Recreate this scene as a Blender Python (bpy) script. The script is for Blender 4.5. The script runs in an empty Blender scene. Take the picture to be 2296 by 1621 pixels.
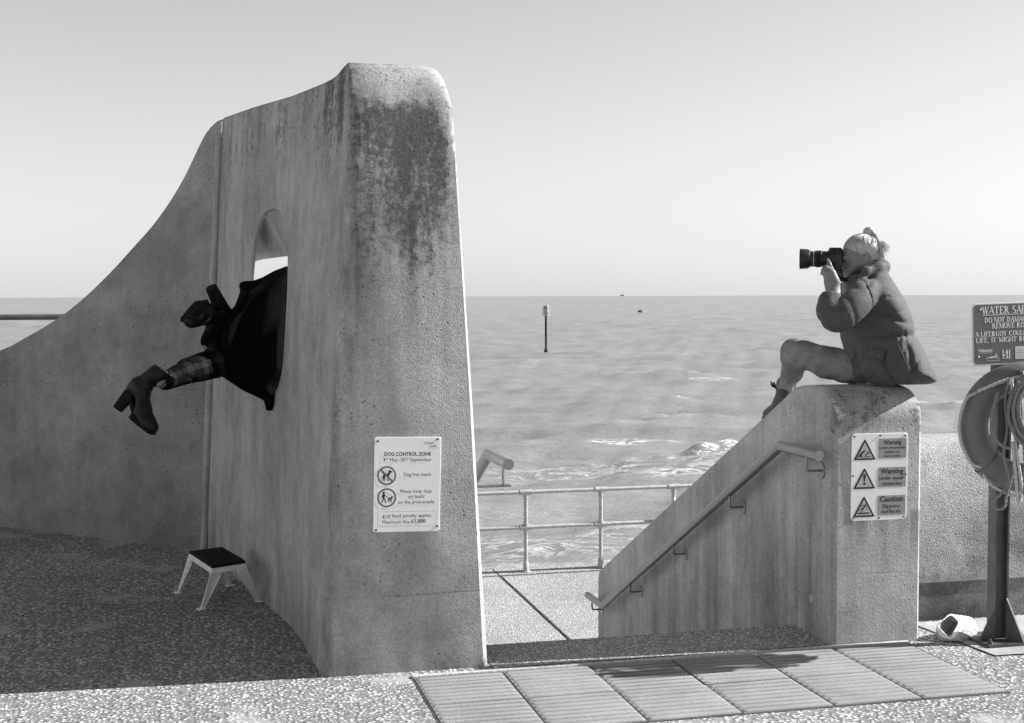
import bpy, bmesh, math, random
import numpy as np
from mathutils import Vector, Matrix, Quaternion

random.seed(7)
RNG = np.random.default_rng(11)
R = math.radians
sc = bpy.context.scene
COL = sc.collection

# ------------------------------------------------------------------ camera
CAM_H, YAW, PITCH, ROLL = 1.62, R(13.7), R(2.82), R(.15)
IW, IH, FPX = 2295.5, 1621.0, 3000.0          # measuring frame of the survey, focal length in its pixels
FW = np.array([math.sin(YAW)*math.cos(PITCH), math.cos(YAW)*math.cos(PITCH), -math.sin(PITCH)])
_r = np.array([math.cos(YAW), -math.sin(YAW), 0.0]); _u = np.cross(_r, FW)
RT = _r*math.cos(ROLL) - _u*math.sin(ROLL)
UP = _u*math.cos(ROLL) + _r*math.sin(ROLL)
EYE = np.array([0, 0, CAM_H])
cd = bpy.data.cameras.new('camera'); cam = bpy.data.objects.new('camera', cd); COL.objects.link(cam)
M = Matrix((RT, UP, -FW)).transposed().to_4x4(); M.translation = Vector(EYE); cam.matrix_world = M
cd.sensor_width = 36; cd.lens = 36*FPX/IW; cd.clip_start = .05; cd.clip_end = 30000
sc.camera = cam

# ------------------------------------------------------------------ sky, sun, exposure
SUN_EL, SUN_SIDE = R(33), R(3.6)
S = Vector((math.cos(SUN_EL)*math.cos(SUN_SIDE), -math.cos(SUN_EL)*math.sin(SUN_SIDE), math.sin(SUN_EL)))
wd = bpy.data.worlds.new('World'); sc.world = wd; wd.use_nodes = True
wn = wd.node_tree; wn.nodes.clear()
sky = wn.nodes.new('ShaderNodeTexSky'); sky.sky_type = 'NISHITA'; sky.sun_disc = False
sky.sun_elevation = SUN_EL; sky.sun_rotation = math.pi/2 + SUN_SIDE
sky.air_density = 2.7; sky.dust_density = 0.0; sky.ozone_density = 1.0; sky.altitude = 0
sepc = wn.nodes.new('ShaderNodeSeparateColor')            # black-and-white film behind a light orange filter
wn.links.new(sky.outputs[0], sepc.inputs[0])
m1 = wn.nodes.new('ShaderNodeMath'); m1.operation = 'MULTIPLY'; m1.inputs[1].default_value = .62
m2 = wn.nodes.new('ShaderNodeMath'); m2.operation = 'MULTIPLY_ADD'; m2.inputs[1].default_value = .38
wn.links.new(sepc.outputs[0], m1.inputs[0]); wn.links.new(sepc.outputs[1], m2.inputs[0]); wn.links.new(m1.outputs[0], m2.inputs[2])
bg = wn.nodes.new('ShaderNodeBackground'); bg.inputs[1].default_value = .055
wo = wn.nodes.new('ShaderNodeOutputWorld')
wn.links.new(m2.outputs[0], bg.inputs[0]); wn.links.new(bg.outputs[0], wo.inputs[0])
sl = bpy.data.lights.new('sun', 'SUN'); sl.energy = 5.0; sl.angle = R(.53); sl.color = (1, 1, 1)
so = bpy.data.objects.new('sun', sl); COL.objects.link(so); so.rotation_euler = S.to_track_quat('Z', 'Y').to_euler()
so.location = (20, -1, 13)
vs = sc.view_settings; vs.view_transform = 'Standard'; vs.look = 'None'; vs.gamma = 1; vs.use_curve_mapping = False
vs.exposure = 1.12
sc.render.engine = 'CYCLES'; sc.cycles.max_bounces = 6; sc.cycles.use_denoising = True

# ------------------------------------------------------------------ survey helpers: photograph point + known plane -> place in the world
A3 = lambda *p: np.array(p, float)
def ray(x, y): return FW + RT*(x-IW/2)/FPX - UP*(y-IH/2)/FPX
def pz(x, y, z=0.): d = ray(x, y); return EYE + d*(z-EYE[2])/d[2]
def ppl(x, y, p0, n): d = ray(x, y); n = np.array(n, float); return EYE + d*np.dot(np.array(p0)-EYE, n)/np.dot(d, n)
def pY(x, y, Y): return ppl(x, y, (0, Y, 0), (0, 1, 0))
def pX(x, y, X): return ppl(x, y, (X, 0, 0), (1, 0, 0))
def pd(x, y, t): return EYE + ray(x, y)*t
def cv(r, d, a): return RT*r - UP*d + FW*a          # right, down, away
def unit(v): v = np.array(v, float); return v/np.linalg.norm(v)

# ------------------------------------------------------------------ object helpers
ORG = {}
def props(o, label=None, cat=None, group=None, kind=None):
    if label: o['label'] = label
    if cat: o['category'] = cat
    if group: o['group'] = group
    if kind: o['kind'] = kind
    return o
def thing(name, loc, label, cat, group=None):
    o = bpy.data.objects.new(name, None); COL.objects.link(o); o.location = loc; o.empty_display_size = .1
    ORG[o.name] = np.array(loc, float)
    return props(o, label, cat, group, 'thing')
def mesh_obj(name, me, mat, parent=None, loc=None):
    o = bpy.data.objects.new(name, me); COL.objects.link(o)
    if mat is not None: me.materials.append(mat)
    if parent is not None:
        o.parent = parent; ORG[o.name] = ORG[parent.name]
    else:
        ORG[o.name] = np.array(loc if loc is not None else (0, 0, 0), float); o.location = ORG[o.name]
    return o
def part(name, V, Fc, mat, parent=None, smooth=None, loc=None, **kw):
    V = np.array(V, float).reshape(-1, 3)
    org = ORG[parent.name] if parent is not None else np.array(loc if loc is not None else (0, 0, 0), float)
    me = bpy.data.meshes.new(name); me.from_pydata((V-org).tolist(), [], [list(map(int, f)) for f in Fc]); me.update()
    if smooth is not None:
        me.shade_smooth()
        if smooth < 180: me.set_sharp_from_angle(angle=R(smooth))
    o = mesh_obj(name, me, mat, parent, org if parent is None else None)
    return props(o, **kw) if kw else o

class MB:
    "collects shapes in world coordinates, links them as one mesh"
    def __init__(s): s.V = []; s.F = []
    def add(s, V, F):
        n = len(s.V); s.V += [tuple(v) for v in np.array(V, float)]; s.F += [[i+n for i in f] for f in F]; return s
    def box(s, c, size, ax=None, bev=0):
        bm = bmesh.new(); bmesh.ops.create_cube(bm, size=1)
        for v in bm.verts: v.co = Vector((v.co.x*size[0], v.co.y*size[1], v.co.z*size[2]))
        if bev: bmesh.ops.bevel(bm, geom=list(bm.edges), offset=bev, segments=2, affect='EDGES')
        bm.verts.index_update()
        V = np.array([v.co[:] for v in bm.verts]); Fc = [[v.index for v in f.verts] for f in bm.faces]; bm.free()
        if ax is not None: V = V[:, :1]*np.array(ax[0])+V[:, 1:2]*np.array(ax[1])+V[:, 2:]*np.array(ax[2])
        return s.add(V+np.array(c, float), Fc)
    def tube(s, pts, rad, n=12, caps=True, closed=False):
        V, Fc = tube_mesh(pts, rad, n, caps, closed); return s.add(V, Fc)
    def disc(s, c, axis, r, h, n=20, bev=.0):
        c = np.array(c, float); a = unit(axis)
        if bev: return s.tube([c, c+a*(h-bev), c+a*h], [r, r, r-bev], n)
        return s.tube([c, c+a*h], r, n)
    def build(s, name, mat, parent=None, smooth=35, **kw): return part(name, s.V, s.F, mat, parent, smooth, **kw)

def tube_mesh(pts, rad, n=12, caps=True, closed=False):
    P = np.array(pts, float); m = len(P)
    rad = np.full(m, rad, float) if np.isscalar(rad) else np.array(rad, float)
    T = np.zeros_like(P)
    if closed: T = np.roll(P, -1, 0)-np.roll(P, 1, 0)
    else: T[1:-1] = P[2:]-P[:-2]; T[0] = P[1]-P[0]; T[-1] = P[-1]-P[-2]
    T /= np.linalg.norm(T, axis=1)[:, None]+1e-12
    a = np.array([0, 0, 1.]) if abs(T[0][2]) < .9 else np.array([1., 0, 0])
    N = unit(np.cross(T[0], a)); V = []
    ang = np.linspace(0, 2*math.pi, n, endpoint=False)
    for i in range(m):
        N = unit(N - T[i]*np.dot(N, T[i])); B = np.cross(T[i], N)
        k = 1.0
        if 0 < i < m-1 and not closed:      # mitre
            d0 = unit(P[i]-P[i-1]); c = np.dot(d0, T[i]); k = 1/max(c, .6)
            bend = unit(P[i+1]-P[i])-d0
            if np.linalg.norm(bend) > 1e-6:
                bd = unit(bend); ring = np.outer(np.cos(ang), N)+np.outer(np.sin(ang), B)
                ring += np.outer(ring@bd*(k-1), bd); V += list(P[i]+ring*rad[i]); continue
        V += list(P[i]+(np.outer(np.cos(ang), N)+np.outer(np.sin(ang), B))*rad[i])
    Fc = []
    for i in range(m if closed else m-1):
        j = (i+1) % m
        for k in range(n):
            l = (k+1) % n; Fc.append([i*n+k, i*n+l, j*n+l, j*n+k])
    if caps and not closed:
        Fc.append([k for k in range(n)][::-1]); Fc.append([(m-1)*n+k for k in range(n)])
    return np.array(V), Fc

def spline(pts, n=8, closed=False):
    P = [np.array(p, float) for p in pts]; out = []
    m = len(P)
    for i in range(m if closed else m-1):
        p0 = P[(i-1) % m] if closed or i > 0 else P[i]*2-P[i+1]
        p1 = P[i]; p2 = P[(i+1) % m]
        p3 = P[(i+2) % m] if closed or i+2 < m else p2*2-p1
        for k in range(n):
            t = k/n
            out.append(.5*((2*p1)+(-p0+p2)*t+(2*p0-5*p1+4*p2-p3)*t*t+(-p0+3*p1-3*p2+p3)*t**3))
    if not closed: out.append(P[-1])
    return np.array(out)

def loft(secs, cap=True):
    "sections with equal point counts -> closed skin"
    n = len(secs[0]); V = [p for s in secs for p in s]; Fc = []
    for i in range(len(secs)-1):
        for k in range(n):
            l = (k+1) % n; Fc.append([i*n+k, (i+1)*n+k, (i+1)*n+l, i*n+l])
    if cap: Fc.append(list(range(n))); Fc.append([(len(secs)-1)*n+k for k in range(n)][::-1])
    return np.array(V, float), Fc

def fix_normals(o):
    bm = bmesh.new(); bm.from_mesh(o.data); bmesh.ops.recalc_face_normals(bm, faces=bm.faces); bm.to_mesh(o.data); bm.free(); return o

# ------------------------------------------------------------------ solid modelling by distance field (bodies, clothing, boots)
class Field:
    def __init__(s, lo, hi, h):
        s.lo = np.array(lo, float)-3*h; s.h = h
        s.n = np.ceil((np.array(hi)+3*h-s.lo)/h).astype(int)+1
        s.D = np.full(s.n, .2, np.float32)
    def _sub(s, lo, hi, pad):
        a = np.maximum(np.floor((np.array(lo)-pad-s.lo)/s.h).astype(int), 0)
        b = np.minimum(np.ceil((np.array(hi)+pad-s.lo)/s.h).astype(int)+1, s.n)
        if np.any(b <= a): return None, None
        sl_ = tuple(slice(i, j) for i, j in zip(a, b))
        g = np.meshgrid(*[s.lo[k]+s.h*np.arange(a[k], b[k]) for k in range(3)], indexing='ij')
        return sl_, np.stack(g, -1).astype(np.float32)
    def _mix(s, sl_, d, k, sub=False):
        D = s.D[sl_]
        if sub:
            s.D[sl_] = np.maximum(D, -d) if k <= 0 else -smin(-D, d, k)
        else:
            s.D[sl_] = np.minimum(D, d) if k <= 0 else smin(D, d, k)
    def cone(s, a, b, ra, rb, k=.02, sub=False, flat=None):
        "tapered capsule; flat=(axis,factor) squashes it along an axis"
        a = np.array(a, np.float32); b = np.array(b, np.float32); r = max(ra, rb)
        sl_, P = s._sub(np.minimum(a, b)-r, np.maximum(a, b)+r, k+.06)
        if sl_ is None: return s
        ab = b-a; L2 = float(ab@ab)+1e-12
        t = np.clip(((P-a)@ab)/L2, 0, 1)
        q = P-a-t[..., None]*ab
        if flat is not None:
            ax = np.array(unit(flat[0]), np.float32); q = q+np.outer((q@ax).ravel()*(1/flat[1]-1), ax).reshape(q.shape).astype(np.float32)
            d = np.linalg.norm(q, axis=-1)-(ra+(rb-ra)*t); d = d*(flat[1] if flat[1] < 1 else 1)
        else: d = np.linalg.norm(q, axis=-1)-(ra+(rb-ra)*t)
        s._mix(sl_, d, k, sub); return s
    def chain(s, pts, rad, k=.02, sub=False, flat=None):
        for i in range(len(pts)-1): s.cone(pts[i], pts[i+1], rad[i], rad[i+1], k, sub, flat)
        return s
    def ell(s, c, r, ax=None, k=.02, sub=False):
        c = np.array(c, np.float32); r = np.array(r, np.float32); m = r.max()
        sl_, P = s._sub(c-m, c+m, k+.06)
        if sl_ is None: return s
        q = P-c
        if ax is not None: q = q@np.array(ax, np.float32).T
        k0 = np.linalg.norm(q/r, axis=-1); k1 = np.linalg.norm(q/(r*r), axis=-1)+1e-9
        s._mix(sl_, (k0*(k0-1)/k1).astype(np.float32), k, sub); return s
    def box(s, c, hs, ax=None, rd=.005, k=.0, sub=False):
        c = np.array(c, np.float32); hs = np.array(hs, np.float32); m = float(np.linalg.norm(hs))
        sl_, P = s._sub(c-m, c+m, k+.05)
        if sl_ is None: return s
        q = P-c
        if ax is not None: q = q@np.array(ax, np.float32).T
        q = np.abs(q)-(hs-rd)
        d = np.linalg.norm(np.maximum(q, 0), axis=-1)+np.minimum(q.max(-1), 0)-rd
        s._mix(sl_, d, k, sub); return s
    def half(s, p, n, lo=None, hi=None):
        "cut away what lies on the +n side"
        sl_, P = s._sub(lo if lo is not None else s.lo, hi if hi is not None else s.lo+s.h*s.n, 0)
        if sl_ is None: return s
        d = (P-np.array(p, np.float32))@np.array(unit(n), np.float32)
        s.D[sl_] = np.maximum(s.D[sl_], d); return s
    def warp(s, fn):
        sl_, P = s._sub(s.lo, s.lo+s.h*s.n, 0); s.D[sl_] += fn(P).astype(np.float32); return s
    def mesh(s):
        D = s.D; n = np.array(D.shape); ins = D < 0
        c = np.zeros(n-1, np.int8); acc = np.zeros(tuple(n-1)+(3,), np.float32); cnt = np.zeros(n-1, np.float32)
        offs = [(i, j, k) for i in (0, 1) for j in (0, 1) for k in (0, 1)]
        sub = lambda A, o: A[o[0]:n[0]-1+o[0], o[1]:n[1]-1+o[1], o[2]:n[2]-1+o[2]]
        for a in offs:
            for ax in range(3):
                if a[ax]: continue
                b = list(a); b[ax] = 1
                da, db = sub(D, a), sub(D, b); x = (da < 0) != (db < 0)
                if not x.any(): continue
                t = np.where(x, da/(da-db+1e-12*(~x)), 0)
                for q in range(3):
                    acc[..., q] += np.where(x, a[q]+(t if q == ax else 0), 0)
                cnt += x
        has = cnt > 0; idx = np.full(n-1, -1, np.int64); idx[has] = np.arange(has.sum())
        ij = np.argwhere(has); V = s.lo+s.h*(ij+acc[has]/cnt[has][:, None]); Fc = []
        for ax in range(3):
            u, v = (ax+1) % 3, (ax+2) % 3
            lo = [slice(None)]*3; hi = [slice(None)]*3; lo[ax] = slice(0, -1); hi[ax] = slice(1, None)
            A, B = ins[tuple(lo)], ins[tuple(hi)]
            for flip in (False, True):
                e = np.argwhere((A & ~B) if not flip else (~A & B))
                e = e[(e[:, u] > 0) & (e[:, v] > 0) & (e[:, u] < n[u]-1) & (e[:, v] < n[v]-1)]
                if not len(e): continue
                def cell(du, dv):
                    q = e.copy(); q[:, u] -= du; q[:, v] -= dv; return idx[q[:, 0], q[:, 1], q[:, 2]]
                Q = np.stack([cell(0, 0), cell(1, 0), cell(1, 1), cell(0, 1)], 1)
                Fc.append(Q[:, ::-1] if flip else Q)
        Fc = np.concatenate(Fc); Fc = Fc[(Fc >= 0).all(1)]
        return V, Fc
    def build(s, name, mat, parent, relax=2, xf=None, **kw):
        V, Fc = s.mesh()
        for _ in range(relax):                       # light Laplacian smoothing
            acc = np.zeros_like(V); cnt = np.zeros(len(V))
            for a, b in ((0, 1), (1, 2), (2, 3), (3, 0)):
                np.add.at(acc, Fc[:, a], V[Fc[:, b]]); np.add.at(acc, Fc[:, b], V[Fc[:, a]])
                np.add.at(cnt, Fc[:, a], 1); np.add.at(cnt, Fc[:, b], 1)
            V = V*.5+.5*acc/np.maximum(cnt, 1)[:, None]
        if xf is not None: V = xf(V)
        org = ORG[parent.name]
        me = bpy.data.meshes.new(name); me.vertices.add(len(V)); me.vertices.foreach_set('co', (V-org).astype(np.float32).ravel())
        me.loops.add(Fc.size); me.loops.foreach_set('vertex_index', Fc.astype(np.int32).ravel())
        me.polygons.add(len(Fc)); me.polygons.foreach_set('loop_start', np.arange(0, Fc.size, 4, dtype=np.int32))
        me.update(calc_edges=True); me.validate(); me.shade_smooth()
        o = mesh_obj(name, me, mat, parent); return props(o, **kw) if kw else o
def smin(a, b, k):
    h = np.clip(.5+.5*(b-a)/k, 0, 1); return b+(a-b)*h-k*h*(1-h)

# ------------------------------------------------------------------ materials
class NT:
    def __init__(s, name, rough=.85, spec=.3):
        s.m = bpy.data.materials.new(name); s.m.use_nodes = True; s.t = s.m.node_tree; s.t.nodes.clear()
        s.out = s.t.nodes.new('ShaderNodeOutputMaterial'); s.b = s.t.nodes.new('ShaderNodeBsdfPrincipled')
        s.t.links.new(s.b.outputs[0], s.out.inputs[0]); s.set('Roughness', rough); s.set('Specular IOR Level', spec)
        s._pos = None
    def set(s, k, v):
        if hasattr(v, 'is_linked'): s.t.links.new(v, s.b.inputs[k])
        elif k == 'Base Color': s.b.inputs[k].default_value = (v, v, v, 1)
        else: s.b.inputs[k].default_value = v
        return s
    def n(s, typ, **kw):
        nd = s.t.nodes.new(typ)
        for k, v in kw.items(): setattr(nd, k, v)
        return nd
    def _in(s, sock, v):
        if hasattr(v, 'is_linked'): s.t.links.new(v, sock)
        else:
            try: sock.default_value = v
            except Exception: sock.default_value = (v, v, v)
    def pos(s):
        if s._pos is None: s._pos = s.n('ShaderNodeNewGeometry').outputs['Position']
        return s._pos
    def xyz(s):
        nd = s.n('ShaderNodeSeparateXYZ'); s._in(nd.inputs[0], s.pos()); return nd.outputs
    def mp(s, scale=(1, 1, 1), loc=(0, 0, 0), vec=None, rot=(0, 0, 0)):
        nd = s.n('ShaderNodeMapping'); s._in(nd.inputs[0], vec or s.pos()); nd.inputs['Scale'].default_value = scale
        nd.inputs['Location'].default_value = loc; nd.inputs['Rotation'].default_value = rot; return nd.outputs[0]
    def noise(s, scale=5, det=4, rough=.55, vec=None, dist=0):
        nd = s.n('ShaderNodeTexNoise'); s._in(nd.inputs['Vector'], vec or s.pos()); nd.inputs['Scale'].default_value = scale
        nd.inputs['Detail'].default_value = det; nd.inputs['Roughness'].default_value = rough; nd.inputs['Distortion'].default_value = dist
        return nd.outputs[0]
    def vor(s, scale=50, feat='F1', vec=None, out=0, rnd=1):
        nd = s.n('ShaderNodeTexVoronoi', feature=feat); s._in(nd.inputs['Vector'], vec or s.pos()); nd.inputs['Scale'].default_value = scale
        nd.inputs['Randomness'].default_value = rnd; return nd.outputs[out]
    def m_(s, op, a, b=0., c=0., clamp=False):
        nd = s.n('ShaderNodeMath', operation=op, use_clamp=clamp)
        for i, v in enumerate((a, b, c)): s._in(nd.inputs[i], v)
        return nd.outputs[0]
    def mul(s, a, b): return s.m_('MULTIPLY', a, b)
    def addm(s, a, b): return s.m_('ADD', a, b)
    def mr(s, v, a, b, c=0., d=1., smooth=False):
        nd = s.n('ShaderNodeMapRange', clamp=True)
        if smooth: nd.interpolation_type = 'SMOOTHSTEP'
        for i, q in enumerate((v, a, b, c, d)): s._in(nd.inputs[i], q)
        return nd.outputs[0]
    def mix(s, f, a, b):
        nd = s.n('ShaderNodeMix', data_type='FLOAT'); s._in(nd.inputs[0], f); s._in(nd.inputs[2], a); s._in(nd.inputs[3], b); return nd.outputs[0]
    def bump(s, h, dist=.01, strength=1., prev=None):
        nd = s.n('ShaderNodeBump'); nd.inputs['Strength'].default_value = strength; nd.inputs['Distance'].default_value = dist
        s._in(nd.inputs['Height'], h)
        if prev is not None: s.t.links.new(prev, nd.inputs['Normal'])
        s.t.links.new(nd.outputs[0], s.b.inputs['Normal']); return nd.outputs[0]

def plain(name, v, rough=.6, spec=.4, metal=0., nz=.0, nscale=40, bump=0.):
    t = NT(name, rough, spec); t.set('Metallic', metal)
    if nz or bump:
        q = t.noise(nscale, 5)
        t.set('Base Color', t.mul(v, t.mr(q, .3, .7, 1-nz, 1+nz)))
        t.set('Roughness', t.mr(q, .3, .7, max(rough-.1, .02), min(rough+.12, 1)))
        if bump: t.bump(q, bump)
    else: t.set('Base Color', v)
    return t.m

def concrete(name, base, streak=.35, lichen=None, damp_shade=None, joint=None, soot=.0, seed=0., pores=.5, agg=0., blot=.25, ascale=170):
    "board-marked sea-wall concrete; lichen/damp/joint are functions of the node builder that return masks 0..1"
    t = NT(name, .88, .22)
    v = t.mp((1, 1, 1), (seed, seed*.7, 0))
    big = t.noise(1.7, 5, .6, v); mid = t.noise(9, 6, .62, v); fine = t.noise(70, 4, .6, v)
    c = t.mul(base, t.mr(big, .3, .7, 1-blot, 1+blot))
    c = t.mul(c, t.mr(mid, .3, .72, .86, 1.12))
    c = t.mul(c, t.mr(fine, .3, .7, .86, 1.12))
    st = t.noise(1, 5, .6, t.mp((13, 13, .55), (seed, 0, 0)))
    st2 = t.noise(1, 4, .6, t.mp((55, 55, 1.6), (seed, 3, 0)))
    c = t.mul(c, t.mr(st, .47, .74, 1, 1-streak))
    c = t.mul(c, t.mr(st2, .52, .78, 1, 1-streak*.35))
    gr = t.noise(210, 3, .7, v); c = t.mul(c, t.mr(gr, .34, .66, .84, 1.14))
    pv = t.vor(34, vec=v); pm = t.noise(5, 3, .5, v)
    pore = t.mul(t.mr(pv, .10, .22, 1, 0), t.mr(pm, .48, .62, 0, 1))
    c = t.mul(c, t.m_('SUBTRACT', 1, t.mul(pore, pores)))
    h = t.addm(t.mul(fine, .5), t.mul(mid, .6)); h = t.m_('SUBTRACT', h, t.mul(pore, .7))
    if agg:                                        # weathered surface that shows its aggregate
        av = t.vor(ascale, vec=v); h = t.addm(h, t.mul(t.m_('SUBTRACT', 1, av), agg*1.2))
        ac = t.n('ShaderNodeSeparateColor'); t._in(ac.inputs[0], t.vor(ascale, vec=v, out=1))
        c = t.mul(c, t.mr(ac.outputs[0], 0, 1, 1-.35*agg, 1+.3*agg))
    if lichen:
        L = lichen(t); crust = t.noise(34, 8, .78, v)
        Lm = t.mr(t.addm(L, t.mul(t.m_('SUBTRACT', crust, .5), 1.9)), .36, .70, 0, 1)
        c = t.mix(t.mul(Lm, .86), c, t.mul(base, t.mr(fine, .35, .65, .10, .36))); h = t.addm(h, t.mul(Lm, 1.1))
        L2 = t.mr(t.addm(L, t.mul(t.m_('SUBTRACT', t.noise(95, 3, .7, v), .5), 1.7)), .55, .8, 0, .55)
        c = t.mix(L2, c, base*.25)
    if damp_shade: c = t.mul(c, t.m_('SUBTRACT', 1, damp_shade(t)))
    if joint:
        J = joint(t); c = t.mul(c, t.m_('SUBTRACT', 1, t.mul(J, .28))); h = t.m_('SUBTRACT', h, t.mul(J, 1.))
    t.set('Base Color', c); t.bump(h, .0045 + .007*agg*agg, .7)
    return t.m

def aggregate(name, lo, hi, scale=60, bumpd=.007, patch=True, gap=.35):
    "exposed-aggregate paving: pebbles set in cement"
    t = NT(name, .8, .3)
    wv = t.n('ShaderNodeVectorMath', operation='ADD'); t._in(wv.inputs[0], t.pos())
    ns = t.n('ShaderNodeTexNoise'); t._in(ns.inputs['Vector'], t.pos()); ns.inputs['Scale'].default_value = 60; ns.inputs['Detail'].default_value = 2
    sc_ = t.n('ShaderNodeVectorMath', operation='SCALE'); t._in(sc_.inputs[0], ns.outputs[1]); sc_.inputs['Scale'].default_value = .012; t._in(wv.inputs[1], sc_.outputs[0])
    v = wv.outputs[0]
    d = t.vor(scale, vec=v); cc = t.n('ShaderNodeSeparateColor'); t._in(cc.inputs[0], t.vor(scale, vec=v, out=1))
    peb = t.mr(cc.outputs[0], 0, 1, lo, hi)
    peb = t.mul(peb, t.mr(t.noise(300, 3), .3, .7, .85, 1.12))
    edge = t.mr(d, .32, .62, 0, 1)
    hid = t.mr(cc.outputs[1], .62, .7, 0, 1)            # some cells stay cement
    m = t.m_('MAXIMUM', edge, t.mul(hid, .8))
    cem = t.mul(lo*.9, t.mr(t.noise(130, 3), .3, .7, .7, 1.15))
    c = t.mix(m, peb, t.mul(cem, gap*2))
    hgt = t.mul(t.m_('SUBTRACT', 1, d), t.m_('SUBTRACT', 1, t.mul(hid, .8)))
    big = t.noise(.8, 5, .6)
    c = t.mul(c, t.mr(big, .3, .7, .84, 1.12))
    if patch:
        pm = t.mr(t.noise(2.2, 4, .55, t.mp((1, 1, 1), (3.1, 9.2, 0))), .57, .66, 0, 1)
        c = t.mix(t.mul(pm, .7), c, t.mul((lo+hi)*.40, t.mr(t.noise(90, 3), .3, .7, .85, 1.1)))
        hgt = t.mul(hgt, t.m_('SUBTRACT', 1, t.mul(pm, .7)))
    t.set('Base Color', c); t.bump(hgt, bumpd, 1.)
    return t.m
# ================================================================== SETTING
# ---- promenade ground
m_ground = aggregate('exposed_aggregate', .25, .69)
m_low = aggregate('pale_aggregate', .34, .70, scale=70, patch=False)
Y_FRONT = 5.645
gp = [(-60, -40), (60, -40), (60, 5.985), (1.2, 5.985), (.7, 5.985), (.30, 8.70), (-.2, 9.2), (-.2, 12.2), (-60, 12.2)]
o = part('promenade', [(x, y, 0) for x, y in gp], [list(range(len(gp)))], m_ground, kind='structure')
# ---- lower promenade: two bays with an open joint, coping along the sea edge
LZ = -1.5
m_joint = plain('joint_filler', .07, .9, .2, nz=.3, nscale=30)
def slab(name, x0, x1, y0, y1, z, th, mat, parent, skew=0.):
    V = [(x0-skew, y0, z), (x1-skew*(x1 < 10), y0, z), (x1, y1, z), (x0, y1, z)]
    V = V+[(a, b, z-th) for a, b, c in V]
    return part(name, V, [[0, 1, 2, 3], [7, 6, 5, 4], [0, 4, 5, 1], [1, 5, 6, 2], [2, 6, 7, 3], [3, 7, 4, 0]], mat, parent)
lp = part('lower_promenade', [(-60, 5.9, LZ-.03), (60, 5.9, LZ-.03), (60, 14.72, LZ-.03), (-60, 14.72, LZ-.03), (-60, 14.72, -4.6), (60, 14.72, -4.6)], [[0, 1, 2, 3], [3, 2, 5, 4]], m_joint, kind='structure')
slab('slab', -60, 3.345, 5.9, 14.36, LZ, .025, m_low, lp, .07)
slab('slab', 3.385, 60, 5.9, 14.36, LZ, .025, m_low, lp, .07)
for k in range(-8, 14):
    slab('coping', 3.345+k*2.2-2.2+.02, 3.345+k*2.2-.0, 14.385, 14.78, LZ+.008, .12, m_low, lp)

# ---- concrete
def lich_tower(t):
    x, y, z = t.xyz()
    bell = t.mul(t.mr(z, 1.35, 2.12, 0, 1, True), t.mr(z, 2.38, 2.48, 1, .42))
    front = t.mr(y, 5.68, 5.80, 1, 0)
    fx = t.mul(t.mr(x, .66, .80, .2, 1), t.mr(x, .98, 1.16, 1, .42))
    a = t.mul(t.mul(bell, fx), t.mul(front, .80))
    top = t.mul(t.mr(z, 2.20, 2.45, 0, 1), .33)
    side = t.mul(t.mul(t.mr(z, 1.9, 2.45, 0, 1, True), t.mr(y, 5.8, 6.5, 1, .45)), t.mul(t.m_('SUBTRACT', 1, front), .58))
    stv = t.noise(1, 4, .6, t.mp((7, 7, 1.3), (2, 1, 0)))
    return t.mul(t.m_('MAXIMUM', t.m_('MAXIMUM', a, top), side), t.mr(stv, .34, .62, .35, 1.25))
def damp_tower(t):
    x, y, z = t.xyz()
    # run-off darkening below the lichen, dirty foot and grimy arris along the left edge
    edge = t.m_('SUBTRACT', x, t.m_('MULTIPLY_ADD', z, .063, .535))
    nz = t.noise(1, 5, .6, t.mp((9, 9, 2.2)))
    e = t.mul(t.mul(t.mr(edge, .0, .16, 1, 0), t.mr(nz, .35, .62, 0, .55)), t.mr(y, 5.66, 5.75, 1, .3))
    run = t.mul(t.mul(t.mr(z, .9, 1.8, 0, .30, True), t.mr(y, 5.66, 5.70, 1, 0)), t.mr(t.noise(1, 4, .6, t.mp((8, 8, .5))), .42, .62, 0, 1))
    low = t.mul(t.mr(z, 0, .35, .22, 0, True), t.mr(nz, .3, .6, .2, 1))
    return t.m_('MINIMUM', t.addm(t.addm(e, run), low), .6)
def joint_z(z0, w=.004):
    def f(t):
        z = t.xyz()[2]; zz = t.addm(z, t.mul(t.m_('SUBTRACT', t.noise(6, 3), .5), .012))
        return t.mul(t.mr(t.m_('ABSOLUTE', t.m_('SUBTRACT', zz, z0)), w*.5, w*1.6, 1, 0), t.mr(t.noise(5, 2), .4, .6, .0, .55))
    return f
m_tower = concrete('tower_concrete', .42, .07, lich_tower, damp_tower, joint_z(.335), agg=.3, seed=2.3)

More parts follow.
